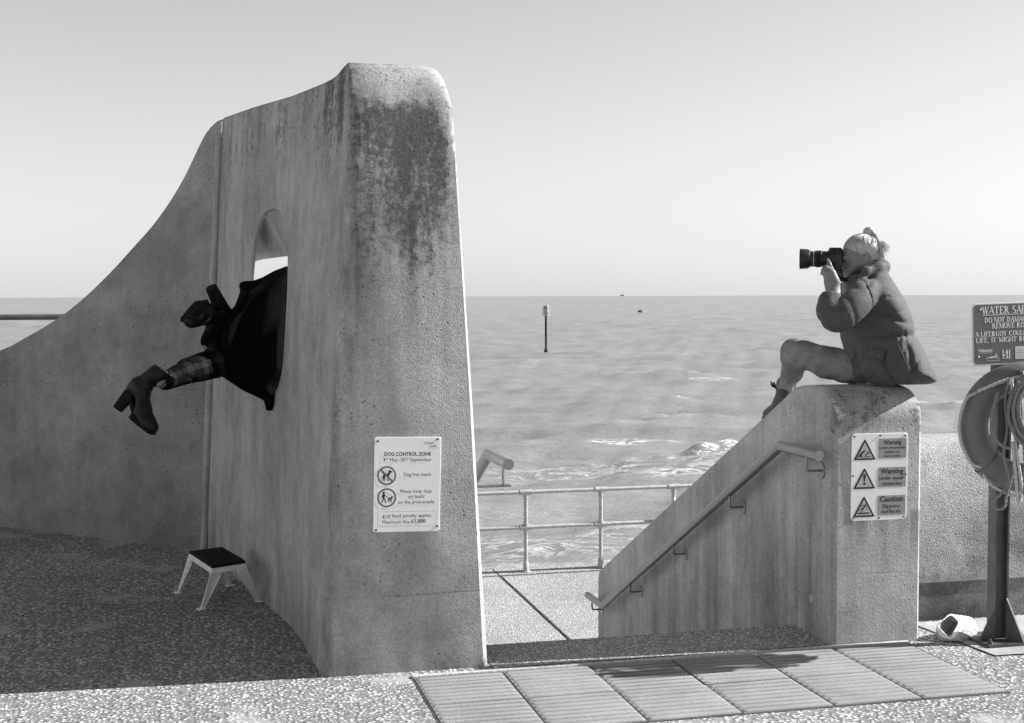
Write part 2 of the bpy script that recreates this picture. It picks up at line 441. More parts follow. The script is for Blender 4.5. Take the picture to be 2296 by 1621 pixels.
tw = thing('concrete_tower', (.9, 5.9, 0), 'tall tapered concrete stair tower with rounded top and arched opening in its side wall', 'tower')
L0, LS = .535, -.1431
def lxx(Y, z):
    bulge = float(np.interp(Y, [5.66, 6.0, 6.39, 6.7, 7.18, 7.9, 8.68], [0, .035, .075, .078, .055, .029, 0]))     # wall foot is hollowed in plan
    return L0+LS*(Y-5.651)+z/2.7*(.172-.011*(Y-5.65))+bulge*max(0, 1-max(z, 0)/1.4)
def ztop(Y):
    return float(np.interp(Y, [5.805, 5.86, 5.93, 6.05, 6.26, 6.83, 7.78, 8.7], [2.62, 2.610, 2.597, 2.590, 2.595, 2.622, 2.691, 2.747]))
c = .016
RA, CR = .075, .024
def sec(Y, zt, rx0, rs):
    ins = max(0., CR-(Y-Y_FRONT)); il = max(0., .032-(Y-Y_FRONT)*1.3); rr = lambda z: rx0+rs*z-ins
    arc = [(rr(zt-RA)-RA+RA*math.sin(q), Y, zt-RA+RA*math.cos(q)) for q in np.linspace(0, math.pi/2, 6)]
    return [(lxx(Y, 0)+il, Y, -.25), (lxx(Y, .35)+il, Y, .35), (lxx(Y, .7)+il, Y, .7), (lxx(Y, 1.4)+il, Y, 1.4), (lxx(Y, zt-c)+il, Y, zt-c), (lxx(Y, zt)+il+c, Y, zt)]+arc+[(rr(zt*.5), Y, zt*.5), (rr(0), Y, -.25)]
RX, RS = 1.281, -.0585
secs = []
for k in range(0, 19):
    q = k/18*math.pi/2
    secs.append(sec(Y_FRONT+.16*(1-math.cos(q)), 2.285+.335*math.sin(q), RX, RS-.012*math.sin(q)))
for Y in (5.86, 5.93, 6.0, 6.06, 6.10): secs.append(sec(Y, ztop(Y), RX, RS-.012))
V, Fc = loft(secs); fix_normals(part('tower_block', V, Fc, m_tower, tw, 40))
# side wall with the splayed arch opening
WT = .13
def sec2(Y):
    zt = ztop(Y); l = lambda z: lxx(Y, z)
    return [(l(0), Y, -.25), (l(.35), Y, .35), (l(.7), Y, .7), (l(1.05), Y, 1.05), (l(1.4), Y, 1.4), (l(zt-c), Y, zt-c), (l(zt)+c, Y, zt), (l(zt)+WT-c, Y, zt), (l(zt-c)+WT, Y, zt-c), (l(zt*.5)+WT, Y, zt*.5), (l(0)+WT, Y, -.25)]
V, Fc = loft([sec2(6.1+.0005+k*(8.675-6.1005)/24) for k in range(25)])
wall = fix_normals(part('arch_wall', V, Fc, m_tower, tw, 30))
def hole(off, u0, hw, z0, hh_up, hh_dn, pw, n=48):
    out = []
    for k in range(n):
        a = 2*math.pi*k/n; ca, sa = math.cos(a), math.sin(a)
        Yp = u0+hw*math.copysign(abs(ca)**(2/pw), ca); hh = hh_up if sa > 0 else hh_dn
        z = z0+hh*math.copysign(abs(sa)**(2/pw), sa)
        out.append((lxx(Yp, z)+off, Yp, z))
    return out
near = dict(u0=7.13, hw=.465, z0=1.56, hh_up=.515, hh_dn=.46, pw=2.7)
far = dict(u0=7.42, hw=.99, z0=1.45, hh_up=.385, hh_dn=.36, pw=6)
def lerp_h(f): return {k: near[k]+(far[k]-near[k])*f for k in near}
secs = [hole(-.25, **near), hole(.018, **near)]+[hole(.018+(WT-.018)*f, **lerp_h(f)) for f in (.25, .5, .75, 1)]+[hole(WT+.3, **far)]
V, Fc = loft(secs); cut = fix_normals(part('cutter', V, Fc, None, tw))
md = wall.modifiers.new('b', 'BOOLEAN'); md.operation = 'DIFFERENCE'; md.solver = 'EXACT'; md.object = cut
dg = bpy.context.evaluated_depsgraph_get(); me = bpy.data.meshes.new_from_object(wall.evaluated_get(dg))
wall.modifiers.clear(); wall.data = me; me.shade_smooth(); me.set_sharp_from_angle(angle=R(28))
bpy.data.objects.remove(cut)

# ---- wing wall sweeping down to the left
def damp_wing(t):
    z = t.xyz()[2]; n = t.noise(2.2, 5, .62, t.mp((1, 1, 1.1), (5, 2, 1)))
    hgt = t.mr(t.addm(z, t.mul(t.m_('SUBTRACT', n, .5), .9)), 2.1, 2.35, 0, -.32)
    low = t.mr(t.addm(z, t.mul(t.m_('SUBTRACT', n, .5), .5)), 0, .6, .16, 0)
    return t.addm(t.addm(hgt, low), t.mul(t.mr(n, .5, .62, 0, 1), .14))
m_wing = concrete('wing_concrete', .30, .10, None, damp_wing, joint_z(1.02), seed=6.1, pores=.8)
Bc = np.array([.101, 8.683, 0]); dw = unit((-1.396, 1.301, 0)); nb = np.array([dw[1], -dw[0], 0])*-1
nb = nb if nb[1] > 0 else -nb
wo_ = [(-.02, 2.755), (.02, 2.748), (.05, 2.734), (.104, 2.694), (.158, 2.617), (.228, 2.499), (.30, 2.387), (.41, 2.246), (.56, 2.09), (.714, 1.961), (.89, 1.815), (1.07, 1.681), (1.277, 1.545), (1.489, 1.436), (1.75, 1.325), (1.975, 1.242), (2.5, 1.12), (3.2, 1.05), (5.2, 1.03)]
wo_ = spline([(a, b, 0) for a, b in wo_], 3)
wing = thing('wing_wall', Bc, 'low swooping concrete wing wall curving down to the left edge, behind the step stool', 'wall')
secs = []
for w, z, _ in wo_:
    p = lambda zz, off: tuple(Bc+dw*(w+.012)+np.array([.05, .05, 0])*zz+nb*off+np.array([0, 0, zz]))
    secs.append([p(-.25, 0), p(z*.5, 0), p(z-.018, 0), p(z, .018), p(z, .23), p(z-.018, .25), p(-.25, .25)])
V, Fc = loft(secs); fix_normals(part('wall_body', V, Fc, m_wing, wing, 32))
V, Fc = loft([[(.14, 8.66, z0_), (.27, 8.66, z0_), (.27, 8.95, z0_), (.0, 8.95, z0_)] for z0_ in (-.2, 2.66)]); V[:, 0] += np.where(V[:, 2] > 1, .15, 0.); fix_normals(part('light_leak_filler', V, Fc, m_wing, wing))  # unseen filler, added to block sunlight leaking through the wall joint
m_seal = concrete('joint_mortar', .38, .3, seed=1.)
mb = MB()
P = [Bc+np.array([lxx(8.675, z)-lxx(8.675, 0)-.012, -.02, z]) for z in np.linspace(-.1, 2.62, 14)]
P = [p+np.array([RNG.normal()*.0025, 0, 0]) for p in P]
mb.tube(P, [.024]*14, 8); mb.build('joint_seal', m_seal, wing)

# ---- right pillar with the sloping stair wall behind it
def lich_pil(t):
    x, y, z = t.xyz()
    a = t.mul(t.mr(z, .80, 1.02, 0, .36), t.mr(y, 5.64, 5.80, 1, .15))
    b = t.mul(t.mul(t.mr(x, 2.86, 2.93, 1, 0), t.mr(y, 5.75, 6.15, 1, 0)), t.mr(z, .3, .9, .18, .40))
    return t.mul(t.m_('MAXIMUM', a, b), t.mr(t.noise(1, 4, .6, t.mp((9, 9, 1.6))), .35, .62, .4, 1.2))
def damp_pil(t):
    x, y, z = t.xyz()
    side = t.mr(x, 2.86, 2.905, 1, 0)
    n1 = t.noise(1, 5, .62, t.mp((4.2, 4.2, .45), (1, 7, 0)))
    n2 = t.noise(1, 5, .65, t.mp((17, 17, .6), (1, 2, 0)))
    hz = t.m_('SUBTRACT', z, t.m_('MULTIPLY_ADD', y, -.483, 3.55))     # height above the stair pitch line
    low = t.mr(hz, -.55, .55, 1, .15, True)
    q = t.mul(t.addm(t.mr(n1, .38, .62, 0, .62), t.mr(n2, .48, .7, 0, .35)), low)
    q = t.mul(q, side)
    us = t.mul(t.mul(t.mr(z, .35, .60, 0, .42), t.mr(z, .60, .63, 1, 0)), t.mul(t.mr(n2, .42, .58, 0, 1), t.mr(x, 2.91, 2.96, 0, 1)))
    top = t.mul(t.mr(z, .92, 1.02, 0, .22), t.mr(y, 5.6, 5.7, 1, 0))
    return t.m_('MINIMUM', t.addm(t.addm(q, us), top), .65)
def joint_pil(t):
    x = t.xyz()[0]; return t.mul(joint_z(.328)(t), t.mr(x, 2.88, 2.91, 0, 1))
m_pil = concrete('pillar_concrete', .43, .2, lich_pil, damp_pil, joint_pil, agg=.2, seed=4.4)
pil = thing('stair_wall', (3.1, 5.75, 0), 'concrete pillar with rounded top and stair wall sloping down behind it, right of the opening', 'wall')
XL, XR = 2.878, 3.326
YP = 5.575
def sp(Y, zt, cc=.014):
    ins = max(0., .018-(Y-YP)); xl, xr = XL+ins, XR-ins
    return [(xl, Y, -1.6), (xl, Y, zt-cc), (xl+cc, Y, zt), (xr-cc*2, Y, zt), (xr-cc*.6, Y, zt-cc*.6), (xr, Y, zt-cc*2), (xr, Y, -1.6)]
secs = []
for k in range(0, 15):
    a = k/14*math.pi/2; secs.append(sp(YP+.165*(1-math.cos(a)), 1.035+.155*math.sin(a)))
secs += [sp(5.85, 1.191), sp(5.95, 1.180), sp(6.0, 1.168), sp(6.05, 1.146)]
for k in range(1, 16): Y = 6.05+k*(9.12-6.05)/15; secs.append(sp(Y, 1.146-(Y-6.05)*.4835))
secs += [sp(9.16, -.37), sp(9.185, -.41)]
V, Fc = loft(secs); fix_normals(part('wall_body', V, Fc, m_pil, pil, 30))
m_plug = concrete('plug_mortar', .42, .1, seed=8.)
for (x, y), r in (((1820, 1343), .022), ((1668, 1268), .016), ((1551, 1200), .018)):
    p = pX(x, y, XL); MB().disc(p, (-1, 0, 0), r, .0035, 18, .0015).build('tie_hole_plug', m_plug, pil)

# ---- landing and stair flight down to the lower promenade
m_step = aggregate('step_aggregate', .32, .70, scale=80, patch=False)
st = thing('stair_flight', (2.08, 6.0, 0), 'shaded concrete stair flight going down between the two walls to the lower promenade', 'stairs')
part('landing', [(1.28, 5.60, .003), (2.876, 5.60, .003), (2.876, 5.985, .003), (1.28, 5.985, .003), (1.28, 5.985, -.15), (2.876, 5.985, -.15)], [[0, 1, 2, 3], [3, 2, 5, 4]], m_step, st)
for k in range(1, 10):
    z = -.15*k; y0 = 5.985+(k-1)*.32; mb = MB(); mb.box((2.078, y0+.16, z-.1), (1.59, .335, .2), bev=.008); mb.build('step', m_step, st)
mb = MB(); mb.box((.95, 7.6, -.6), (.6, 3.0, 2.4)); V = np.array(mb.V)
for v in V:
    if v[2] > 0: v[2] = .78 if v[1] < 7 else -.45
fix_normals(part('inner_wall', V, mb.F, m_pil, st))
MB().box((2.1, 5.92, -.85), (1.64, .1, 1.5)).build('riser_wall', m_pil, st)

# ---- parapet along the promenade to the right
def shade_par(t):  # lower face darkened in colour to imitate weaker light there, plus blotches
    x, y, z = t.xyz(); n = t.noise(2.4, 5, .62, t.mp((1, 1, 1.4), (2, 4, 6)))
    return t.addm(t.mul(t.mr(z, .12, .72, .5, 0, True), t.mr(n, .34, .58, .25, 1)), t.mul(t.mr(n, .5, .7, 0, .25), t.mr(z, .15, .8, 1, .3)))
m_par = concrete('parapet_concrete', .32, .1, None, shade_par, agg=.6, seed=9., blot=.3, ascale=150)
par = thing('parapet', (3.6, 5.95, 0), 'rough aggregate concrete parapet with a plinth, running off to the right behind the lifebuoy post', 'wall')
def prof(x):
    P = [(5.90, -.2), (5.90, .185), (5.888, .195), (5.895, .21), (5.93, .40), (5.99, .62), (6.06, .78), (6.12, .85), (6.19, .875), (6.40, .875), (6.46, .80), (6.46, -1.6)]
    return [(x, a, b) for a, b in P]
for i in range(6):
    x0 = 3.329+i*4.0; V, Fc = loft([prof(x0+.006*(i > 0)), prof(x0+1.3), prof(x0+2.6), prof(x0+3.99)])
    fix_normals(part('bay', V, Fc, m_par, par, 40))

# ---- corduroy warning paving in front of the opening
m_tile = NT('warning_tile_concrete', .8, .3)
_g = m_tile.noise(3, 5); _f = m_tile.noise(120, 4); _s = m_tile.noise(1, 4, .6, m_tile.mp((1.5, 30, 1)))
_c = m_tile.mul(.26, m_tile.mr(_g, .3, .7, .82, 1.12)); _c = m_tile.mul(_c, m_tile.mr(_f, .3, .7, .88, 1.1)); _c = m_tile.mul(_c, m_tile.mr(_s, .5, .75, 1, .82))
_z = m_tile.xyz()[2]; _c = m_tile.mul(_c, m_tile.mr(m_tile.addm(_z, m_tile.mul(m_tile.m_('SUBTRACT', _g, .5), .004)), .0045, .0075, .74, 1)); m_tile.set('Base Color', _c); m_tile.bump(_f, .003); m_tile = m_tile.m
X0, X1, YF, YB = .915, 3.235, 4.745, 5.525
tp = part('warning_paving', [(X0-.006, YF-.006, .002), (X1+.006, YF-.006, .002), (X1+.006, YB+.006, .002), (X0-.006, YB+.006, .002)], [[0, 1, 2, 3]], m_joint, kind='structure')
tx, ty = (X1-X0)/6, (YB-YF)/2
def tile_mesh():
    mb = MB(); g = .004; a, b = tx-g, ty-g; n = 8; p = b/n
    mb.box((0, 0, .004), (a, b, .014), bev=.002)
    for k in range(n):
        y = -b/2+(k+.5)*p; w = p*.33; hh = .0062
        rows = []
        for xx, s in ((-a/2+.004, .0), (-a/2+.012, .8), (-a/2+.022, 1), (a/2-.022, 1), (a/2-.012, .8), (a/2-.004, .0)):
            rows.append([(xx, y+w*math.cos(q)*(.75+.25*s), .0112+hh*math.sin(q)*s) for q in np.linspace(math.pi, 0, 7)])
        V = [v for r in rows for v in r]; F_ = []
        for i in range(5):
            for j in range(6): F_.append([i*7+j, i*7+j+1, (i+1)*7+j+1, (i+1)*7+j][::-1])
        mb.add(V, F_)
    return mb
mb = tile_mesh(); tile0 = None
for j in range(2):
    for i in range(6):
        loc = (X0+tx*(i+.5), YF+ty*(j+.5), -.0062+RNG.normal()*.001)
        if tile0 is None:
            o = part('tile', mb.V, mb.F, m_tile, tp, 50); tile0 = o; o.location = loc
        else:
            o = bpy.data.objects.new('tile', tile0.data); COL.objects.link(o); o.parent = tp; o.location = loc
        o.rotation_euler = (RNG.normal()*.0025, RNG.normal()*.0025, RNG.normal()*.002)
# mortar kerb strip behind the paving
mb = MB(); mb.box((2.08, 5.548, .004), (2.34, .034, .012), bev=.003); part('bedding_strip', mb.V, mb.F, plain('bedding_mortar', .42, .9, .2, nz=.25, nscale=60, bump=.004), tp, 40)

# ---- sea
SEA = -3.35
def waves(x, y):
    z = np.zeros_like(x)
    rs = np.random.default_rng(5)
    for i in range(46):
        lam = 10**rs.uniform(math.log10(1.1), math.log10(13)); a = rs.normal(R(-82), .42); k = 2*math.pi/lam
        ph = rs.uniform(0, 6.28); amp = .0115*lam**.62
        fade = np.clip(lam*260/np.maximum(y, 1)-1, 0, 1)
        arg = k*(math.cos(a)*x+math.sin(a)*y)+ph+.6*np.sin(.13*x+.17*y+i)
        z += amp*fade*(np.sin(arg)+.28*np.cos(2*arg))
    return z
ny, nx = 430, 420
ys = 15.5*np.exp(np.linspace(0, 1, ny)*math.log(9000/15.5)); us = np.linspace(-.55, 1.15, nx)
YY = np.repeat(ys[:, None], nx, 1); XX = us[None, :]*YY*1.0+0*YY
ZZ = waves(XX, YY)
# the breaking crest
cr = pz(1560, 1012, SEA+.25); crd = unit((1, -.04, 0)); 
dx = XX-cr[0]; dy = YY-(cr[1]+.05*dx+.5*np.sin(dx*.55))
along = np.exp(-((dx-2.2)/3.6)**2)*(1+.35*np.sin(dx*2.1)+.25*np.sin(dx*4.7+1))
crest = np.exp(-(np.where(dy > 0, dy/1.3, dy/.55))**2)*along
ZZ += .42*crest
foam = np.clip(np.exp(-((dy+.15)/.42)**2)*along*.72, 0, .75)
foam = np.maximum(foam, .40*np.exp(-((dy+1.3)/1.5)**2)*np.exp(-((dx)/8)**2))
foam = np.maximum(foam, .46*np.exp(-((YY-cr[1]-5.5)/1.2)**2)*np.exp(-((dx+1.0)/3.2)**2))
shore = np.clip((33-YY)/11, 0, 1); foam = np.maximum(foam, .40*shore*(.6+.4*np.clip((XX-2)/5, 0, 1)))
pk = (ZZ-np.mean(ZZ)); foam = np.maximum(foam, np.clip((pk-.20)*1.5, 0, .26)*(YY < 400))
V = np.stack([XX, YY, ZZ+SEA], -1).reshape(-1, 3)
I = np.arange(ny*nx).reshape(ny, nx); Fc = np.stack([I[:-1, :-1], I[:-1, 1:], I[1:, 1:], I[1:, :-1]], -1).reshape(-1, 4)
t = NT('sea_water', .42, .18)
fa = t.n('ShaderNodeAttribute', attribute_name='foam').outputs['Fac']
n1 = t.noise(1, 5, .6, t.mp((.5, 1.6, 1))); n2 = t.noise(1, 5, .62, t.mp((1.5, 4.4, 1), (5, 1, 0))); n5 = t.noise(1, 4, .65, t.mp((3.4, 11, 1), (2, 6, 0))); n3 = t.noise(1, 4, .6, t.mp((.06, .22, 1), (1, 1, 0)))
lace = t.m_('ABSOLUTE', t.m_('SUBTRACT', t.noise(1, 4, .62, t.mp((.85, 2.3, 1), (8, 3, 0)), .7), .5))
lac = t.mr(lace, .0, .055, 1, 0)
patch = t.mr(t.noise(1, 4, .6, t.mp((.25, .6, 1), (2, 9, 0))), .42, .6, 0, 1)
n4 = t.noise(1, 6, .72, t.mp((3.2, 7, 3), (1, 4, 0)))
f1 = t.mr(t.addm(fa, t.mul(t.m_('SUBTRACT', n4, .5), 2.6)), .62, .80, 0, 1)
f2 = t.mul(t.mul(lac, patch), t.mr(fa, .12, .36, 0, .85))
ff = t.m_('MAXIMUM', f1, f2)
wc = t.mul(.205, t.mr(n3, .3, .7, .94, 1.05)); wc = t.mul(wc, t.mr(n2, .35, .65, .93, 1.05))
t.set('Base Color', t.mix(ff, wc, .82)); t.set('Roughness', t.mr(ff, 0, 1, .30, .8))
far_ = t.mr(t.xyz()[1], 15, 400, 1, .25)
t.bump(t.addm(t.mul(t.addm(t.addm(t.mul(n1, .7), t.mul(n2, .6)), t.mul(n5, .42)), far_), t.mul(ff, .15)), .18, .65)
me = bpy.data.meshes.new('sea'); me.from_pydata(V.tolist(), [], Fc.tolist()); me.update(); me.shade_smooth()
at = me.attributes.new('foam', 'FLOAT', 'POINT'); at.data.foreach_set('value', foam.astype(np.float32).ravel())
props(mesh_obj('sea', me, t.m), kind='structure')
t0 = t.m
V = [(-20000, -20000, SEA-.6), (20000, -20000, SEA-.6), (20000, 20000, SEA-.6), (-20000, 20000, SEA-.6)]
# ================================================================== OBJECTS
m_steel = NT('brushed_steel', .34, .5); m_steel.set('Metallic', .85)
_n = m_steel.noise(1, 4, .6, m_steel.mp((30, 6, 300))); m_steel.set('Base Color', m_steel.mr(_n, .3, .7, .22, .33)); m_steel.set('Roughness', m_steel.mr(_n, .3, .7, .28, .45)); m_steel = m_steel.m
m_galv = NT('galvanised_pipe', .55, .4); m_galv.set('Metallic', .35)
_n = m_galv.noise(30, 5, .65); m_galv.set('Base Color', m_galv.mr(_n, .36, .64, .34, .50)); m_galv.bump(_n, .002); m_galv = m_galv.m

# ---- handrail on the sloping wall
hr = thing('handrail', (2.80, 5.56, .886), 'brushed steel handrail running down the sloping stair wall on bent brackets', 'handrail')
def handrail(root, X, wx, pts, brs, r=.0245):
    P = [np.array((X, y, z)) for y, z in pts]
    mb = MB(); mb.tube(P, r, 20); mb.build('rail', m_steel, root, 30)
    ys = [p[0] for p in pts]; zs = [p[1] for p in pts]
    for y, z in brs:
        zr = float(np.interp(y, ys, zs)); w = wx(z)
        b = MB(); b.tube(spline([(w, y, z), (X+.025, y, z), (X+.006, y, z+.004), (X, y, z+.022), (X, y, zr-r*.8)], 4), .0062, 8)
        br = b.build('bracket', m_steel, root, 40)
        f = MB(); f.disc((w, y, z), (-1 if X < w else 1, 0, 0), .038, .006, 20, .002); f.build('wall_flange', m_steel, br, 30)
handrail(hr, 2.80, lambda z: XL, [(5.575, .886), (5.985, .886), (8.843, -.546), (9.19, -.546)], [(5.70, .80), (6.602, .49), (7.444, .080), (8.245, -.32), (9.085, -.63)])
hr2 = thing('handrail', (1.37, 5.70, .877), 'stub end of the steel handrail poking out behind the tall tower', 'handrail')
handrail(hr2, 1.372, lambda z: RX+RS*z-.02 if z > .5 else 1.25, [(5.70, .877), (6.10, .877), (8.9, -.52), (9.25, -.52)], [(5.80, .770), (6.75, .45), (7.6, .03), (8.5, -.42)], .0255)

# ---- railing at the sea edge
def pipe_rail(root, xs, Y, zb, zt, zm, r, x_lo, x_hi, brace=(), m_galv=m_galv):
    MB().tube([(x_lo, Y, zt), (x_hi, Y, zt)], r, 12).build('top_rail', m_galv, root)
    if zm is not None: MB().tube([(x_lo, Y, zm), (x_hi, Y, zm)], r, 12).build('mid_rail', m_galv, root)
    for i, x in enumerate(xs):
        p = MB().tube([(x, Y, zb), (x, Y, zt-r)], r*1.02, 12).build('post', m_galv, root)
        m = MB(); m.tube([(x-.07, Y, zt), (x+.07, Y, zt)], r*1.35, 12); m.tube([(x, Y, zt-.01), (x, Y, zt-.075)], r*1.35, 12)
        m.build('clamp_fitting', m_galv, p)
        if zm is not None:
            m = MB(); m.tube([(x-.07, Y, zm), (x+.07, Y, zm)], r*1.35, 12); m.tube([(x, Y, zm-.05), (x, Y, zm+.05)], r*1.3, 12); m.build('clamp_fitting', m_galv, p)
        f = MB(); f.tube([(x, Y, zb), (x, Y, zb+.012)], .052, 14); f.tube([(x, Y, zb+.01), (x, Y, zb+.10), (x, Y, zb+.115)], [r*1.5, r*1.45, r*1.1], 12); f.build('base_flange', m_galv, p)
        if i in brace:
            MB().tube([(x, Y, zt-.12), (x-.02, Y-.42, zb)], r*.9, 10).build('brace', m_galv, root)
zb = LZ+.008
rl = thing('pipe_railing', (3.69, 14.5, zb), 'weathered grey pipe railing along the sea edge of the lower promenade', 'railing')
xs = [3.69+.882*k for k in range(-9, 16)]
pipe_rail(rl, xs, 14.5, zb, -.588, -.987, .0225, xs[0]-.3, xs[-1]+.3, brace=(11,))
rl2 = thing('pipe_railing', (-1.2, 11.6, 0), 'single dark pipe rail crossing in front of the sea at the left edge', 'railing')
zz = pY(70, 711, 11.6)[2]
pipe_rail(rl2, [-.55, -2.3, -4.05, -5.8, -7.55], 11.6, 0, zz, None, .024, -8.4, -.3, m_galv=plain('dark_rail_paint', .07, .5, .4, nz=.3, nscale=10))

# ---- sea marks
b = pz(1224, 793, SEA); k_ = np.linalg.norm(b-EYE)/3000
m_dark = plain('tarred_steel', .035, .6, .4, nz=.4, nscale=3); m_pale = plain('pale_paint', .45, .6, .3, nz=.2, nscale=4)
mk = thing('sea_marker', b, 'dark groyne marker post with a cage top standing in the sea', 'marker')
hh = 108*k_
MB().tube([b-A3(0, 0, 2), b+A3(0, 0, hh*.80)], .105, 12).build('pole', m_dark, mk)
MB().tube([b+A3(0, 0, -.1), b+A3(0, 0, .35), b+A3(0, 0, .42)], [.19, .17, .11], 12).build('collar', m_dark, mk)
mb = MB(); c0 = b+A3(0, 0, hh*.80)
for a in np.linspace(0, 2*math.pi, 10, endpoint=False):
    u = A3(math.cos(a), math.sin(a), 0); mb.tube([c0+u*.28, c0+u*.22+A3(0, 0, hh*.17)], .028, 6)
for q, rr in ((0, .28), (.085, .25), (.17, .22)):
    mb.tube([c0+A3(math.cos(a)*rr, math.sin(a)*rr, hh*q) for a in np.linspace(0, 2*math.pi, 16, endpoint=False)], .025, 6, closed=True)
for a in (0, math.pi/2): u = A3(math.cos(a), math.sin(a), 0); mb.tube([c0-u*.28, c0+u*.28], .03, 6)
cg = mb.build('cage', m_pale, mk)
MB().tube([c0+A3(0, 0, hh*.0), c0+A3(0, 0, hh*.19)], .16, 12).build('lamp_housing', m_dark, mk)
MB().tube([c0+A3(0, 0, hh*.185), c0+A3(0, 0, hh*.2)], .25, 14).build('cap', m_pale, mk)
b = pz(1437, 701, SEA)
by = thing('mooring_buoy', b, 'small rounded buoy floating far out on the sea', 'buoy')
s_ = np.linalg.norm(b-EYE)/3000
V, Fc = tube_mesh([b+A3(0, 0, q*s_) for q in (-3, 0, 1, 3, 5, 6, 6.6)], [7*s_, 8.2*s_, 8.2*s_, 7.4*s_, 5.2*s_, 3*s_, .4*s_], 20)
part('float', V, Fc, plain('buoy_paint', .13, .6, .3, nz=.3, nscale=1), by, 60)
MB().tube([b+A3(0, 0, 6*s_), b+A3(0, 0, 7.2*s_)], .9*s_, 10).build('ring', m_pale, by)
d = ray(1395, 661.4); b = EYE+d*13500; b[2] = SEA
sh = thing('distant_ship', b, 'tiny pale ship hull down on the horizon', 'ship')
m_ship = plain('ship_paint', .55, .7, .2)
bm_ = MB(); V, Fc = loft([[(x+b[0], y+b[1], z+b[2]) for x, y, z in ((xx, -w, 9), (xx, w, 9), (xx, w*.7, -2), (xx, -w*.7, -2))] for xx, w in ((-22, 1), (-17, 4), (14, 4), (20, 3))]); part('hull', V, Fc, m_ship, sh)
MB().box(b+A3(8, 0, 12), (9, 6, 8)).build('superstructure', m_ship, sh); MB().tube([b+A3(7, 0, 14), b+A3(7, 0, 22)], 1, 6).build('mast', m_ship, sh)

# ---- lettering
def text_mesh(body, bold=0.):
    cu = bpy.data.curves.new('t', 'FONT'); cu.body = body; cu.size = 1; cu.offset = bold; cu.resolution_u = 3
    o = bpy.data.objects.new('t', cu); COL.objects.link(o); dg = bpy.context.evaluated_depsgraph_get(); dg.update()
    me = bpy.data.meshes.new_from_object(o.evaluated_get(dg)); V = np.array([v.co[:2] for v in me.vertices]); Fc = [list(p.vertices) for p in me.polygons]
    bpy.data.objects.remove(o); bpy.data.curves.remove(cu); bpy.data.meshes.remove(me); return V, Fc
class Board:
    "flat sign: local metres, x right and y up from its lower left corner"
    def __init__(s, root, o, ex, ez, k): s.r = root; s.o = np.array(o); s.ex = unit(ex); s.ez = unit(np.array(ez)-s.ex*np.dot(ez, s.ex)); s.n = np.cross(s.ex, s.ez); s.k = k; s.ky = k
    def w(s, P, lift): P = np.array(P, float).reshape(-1, 2)*np.array([s.k, s.ky]); return s.o+P[:, :1]*s.ex+P[:, 1:]*s.ez+s.n*lift
    def poly(s, name, P, mat, lift=.0008, parent=None):
        V = s.w(P, lift); return part(name, V, [list(range(len(V)))], mat, parent or s.r)
    def polys(s, name, L, mat, lift=.0008, parent=None):
        V = []; F_ = []
        for i, P in enumerate(L): n = len(V); V += list(s.w(P, lift+(i % 7)*.00008)); F_.append(list(range(n, n+len(P))))
        return part(name, V, F_, mat, parent or s.r)
    def text(s, body, x0, x1, y, hgt, mat, bold=0., lift=.0012, parent=None, name='lettering'):
        V, Fc = text_mesh(body, bold); cap = .70
        V = V*(hgt/cap); mn, mx = V[:, 0].min(), V[:, 0].max(); V[:, 0] = x0+(V[:, 0]-mn)*((x1-x0)/(mx-mn)); V[:, 1] += y
        return part(name, s.w(V, lift), Fc, mat, parent or s.r)
    def plate(s, w, h, r, th, mat, name='board', lift=0.):
        P = rrect(0, 0, w, h, r); n = len(P); b = .0012/s.k
        V = np.concatenate([s.w(P, lift-th), s.w(P, lift-.001), s.w([( (x-w/2)*(1-2*b/w)+w/2, (y-h/2)*(1-2*b/h)+h/2) for x, y in P], lift)])
        Fc = [[i*n+k, i*n+(k+1) % n, (i+1)*n+(k+1) % n, (i+1)*n+k] for i in (0, 1) for k in range(n)]+[list(range(2*n, 3*n)), list(range(n))[::-1]]
        return part(name, V, Fc, mat, s.r, 30)
    def screw(s, x, y, r, mat, head=.0022):
        p = s.w([(x, y)], 0)[0]; return MB().tube([p, p+s.n*head*.6, p+s.n*head], [r*s.k, r*s.k, r*s.k*.6], 10).build('screw', mat, s.r)
def rrect(x0, y0, x1, y1, r, n=5):
    out = []
    for cx, cy, a0 in ((x1-r, y1-r, 0), (x0+r, y1-r, 90), (x0+r, y0+r, 180), (x1-r, y0+r, 270)):
        out += [(cx+r*math.cos(R(a0+90*i/n)), cy+r*math.sin(R(a0+90*i/n))) for i in range(n+1)]
    return out
def ring2(cx, cy, ro, ri, n=40):
    L = []
    for k in range(n):
        a, b = 2*math.pi*k/n, 2*math.pi*(k+1)/n
        L.append([(cx+ri*math.cos(a), cy+ri*math.sin(a)), (cx+ro*math.cos(a), cy+ro*math.sin(a)), (cx+ro*math.cos(b), cy+ro*math.sin(b)), (cx+ri*math.cos(b), cy+ri*math.sin(b))])
    return L
def stroke2(P, w):
    L = []
    w = [w]*len(P) if np.isscalar(w) else w
    P = [np.array(p, float) for p in P]
    for i in range(len(P)-1):
        d = unit(P[i+1]-P[i]); n = np.array([-d[1], d[0]])
        L.append([P[i]-n*w[i]/2-d*w[i]*.2, P[i]+n*w[i]/2-d*w[i]*.2, P[i+1]+n*w[i+1]/2+d*w[i+1]*.2, P[i+1]-n*w[i+1]/2+d*w[i+1]*.2][::-1])
    return L
def disc2(cx, cy, r, n=14): return [(cx+r*math.cos(2*math.pi*k/n), cy+r*math.sin(2*math.pi*k/n)) for k in range(n)]

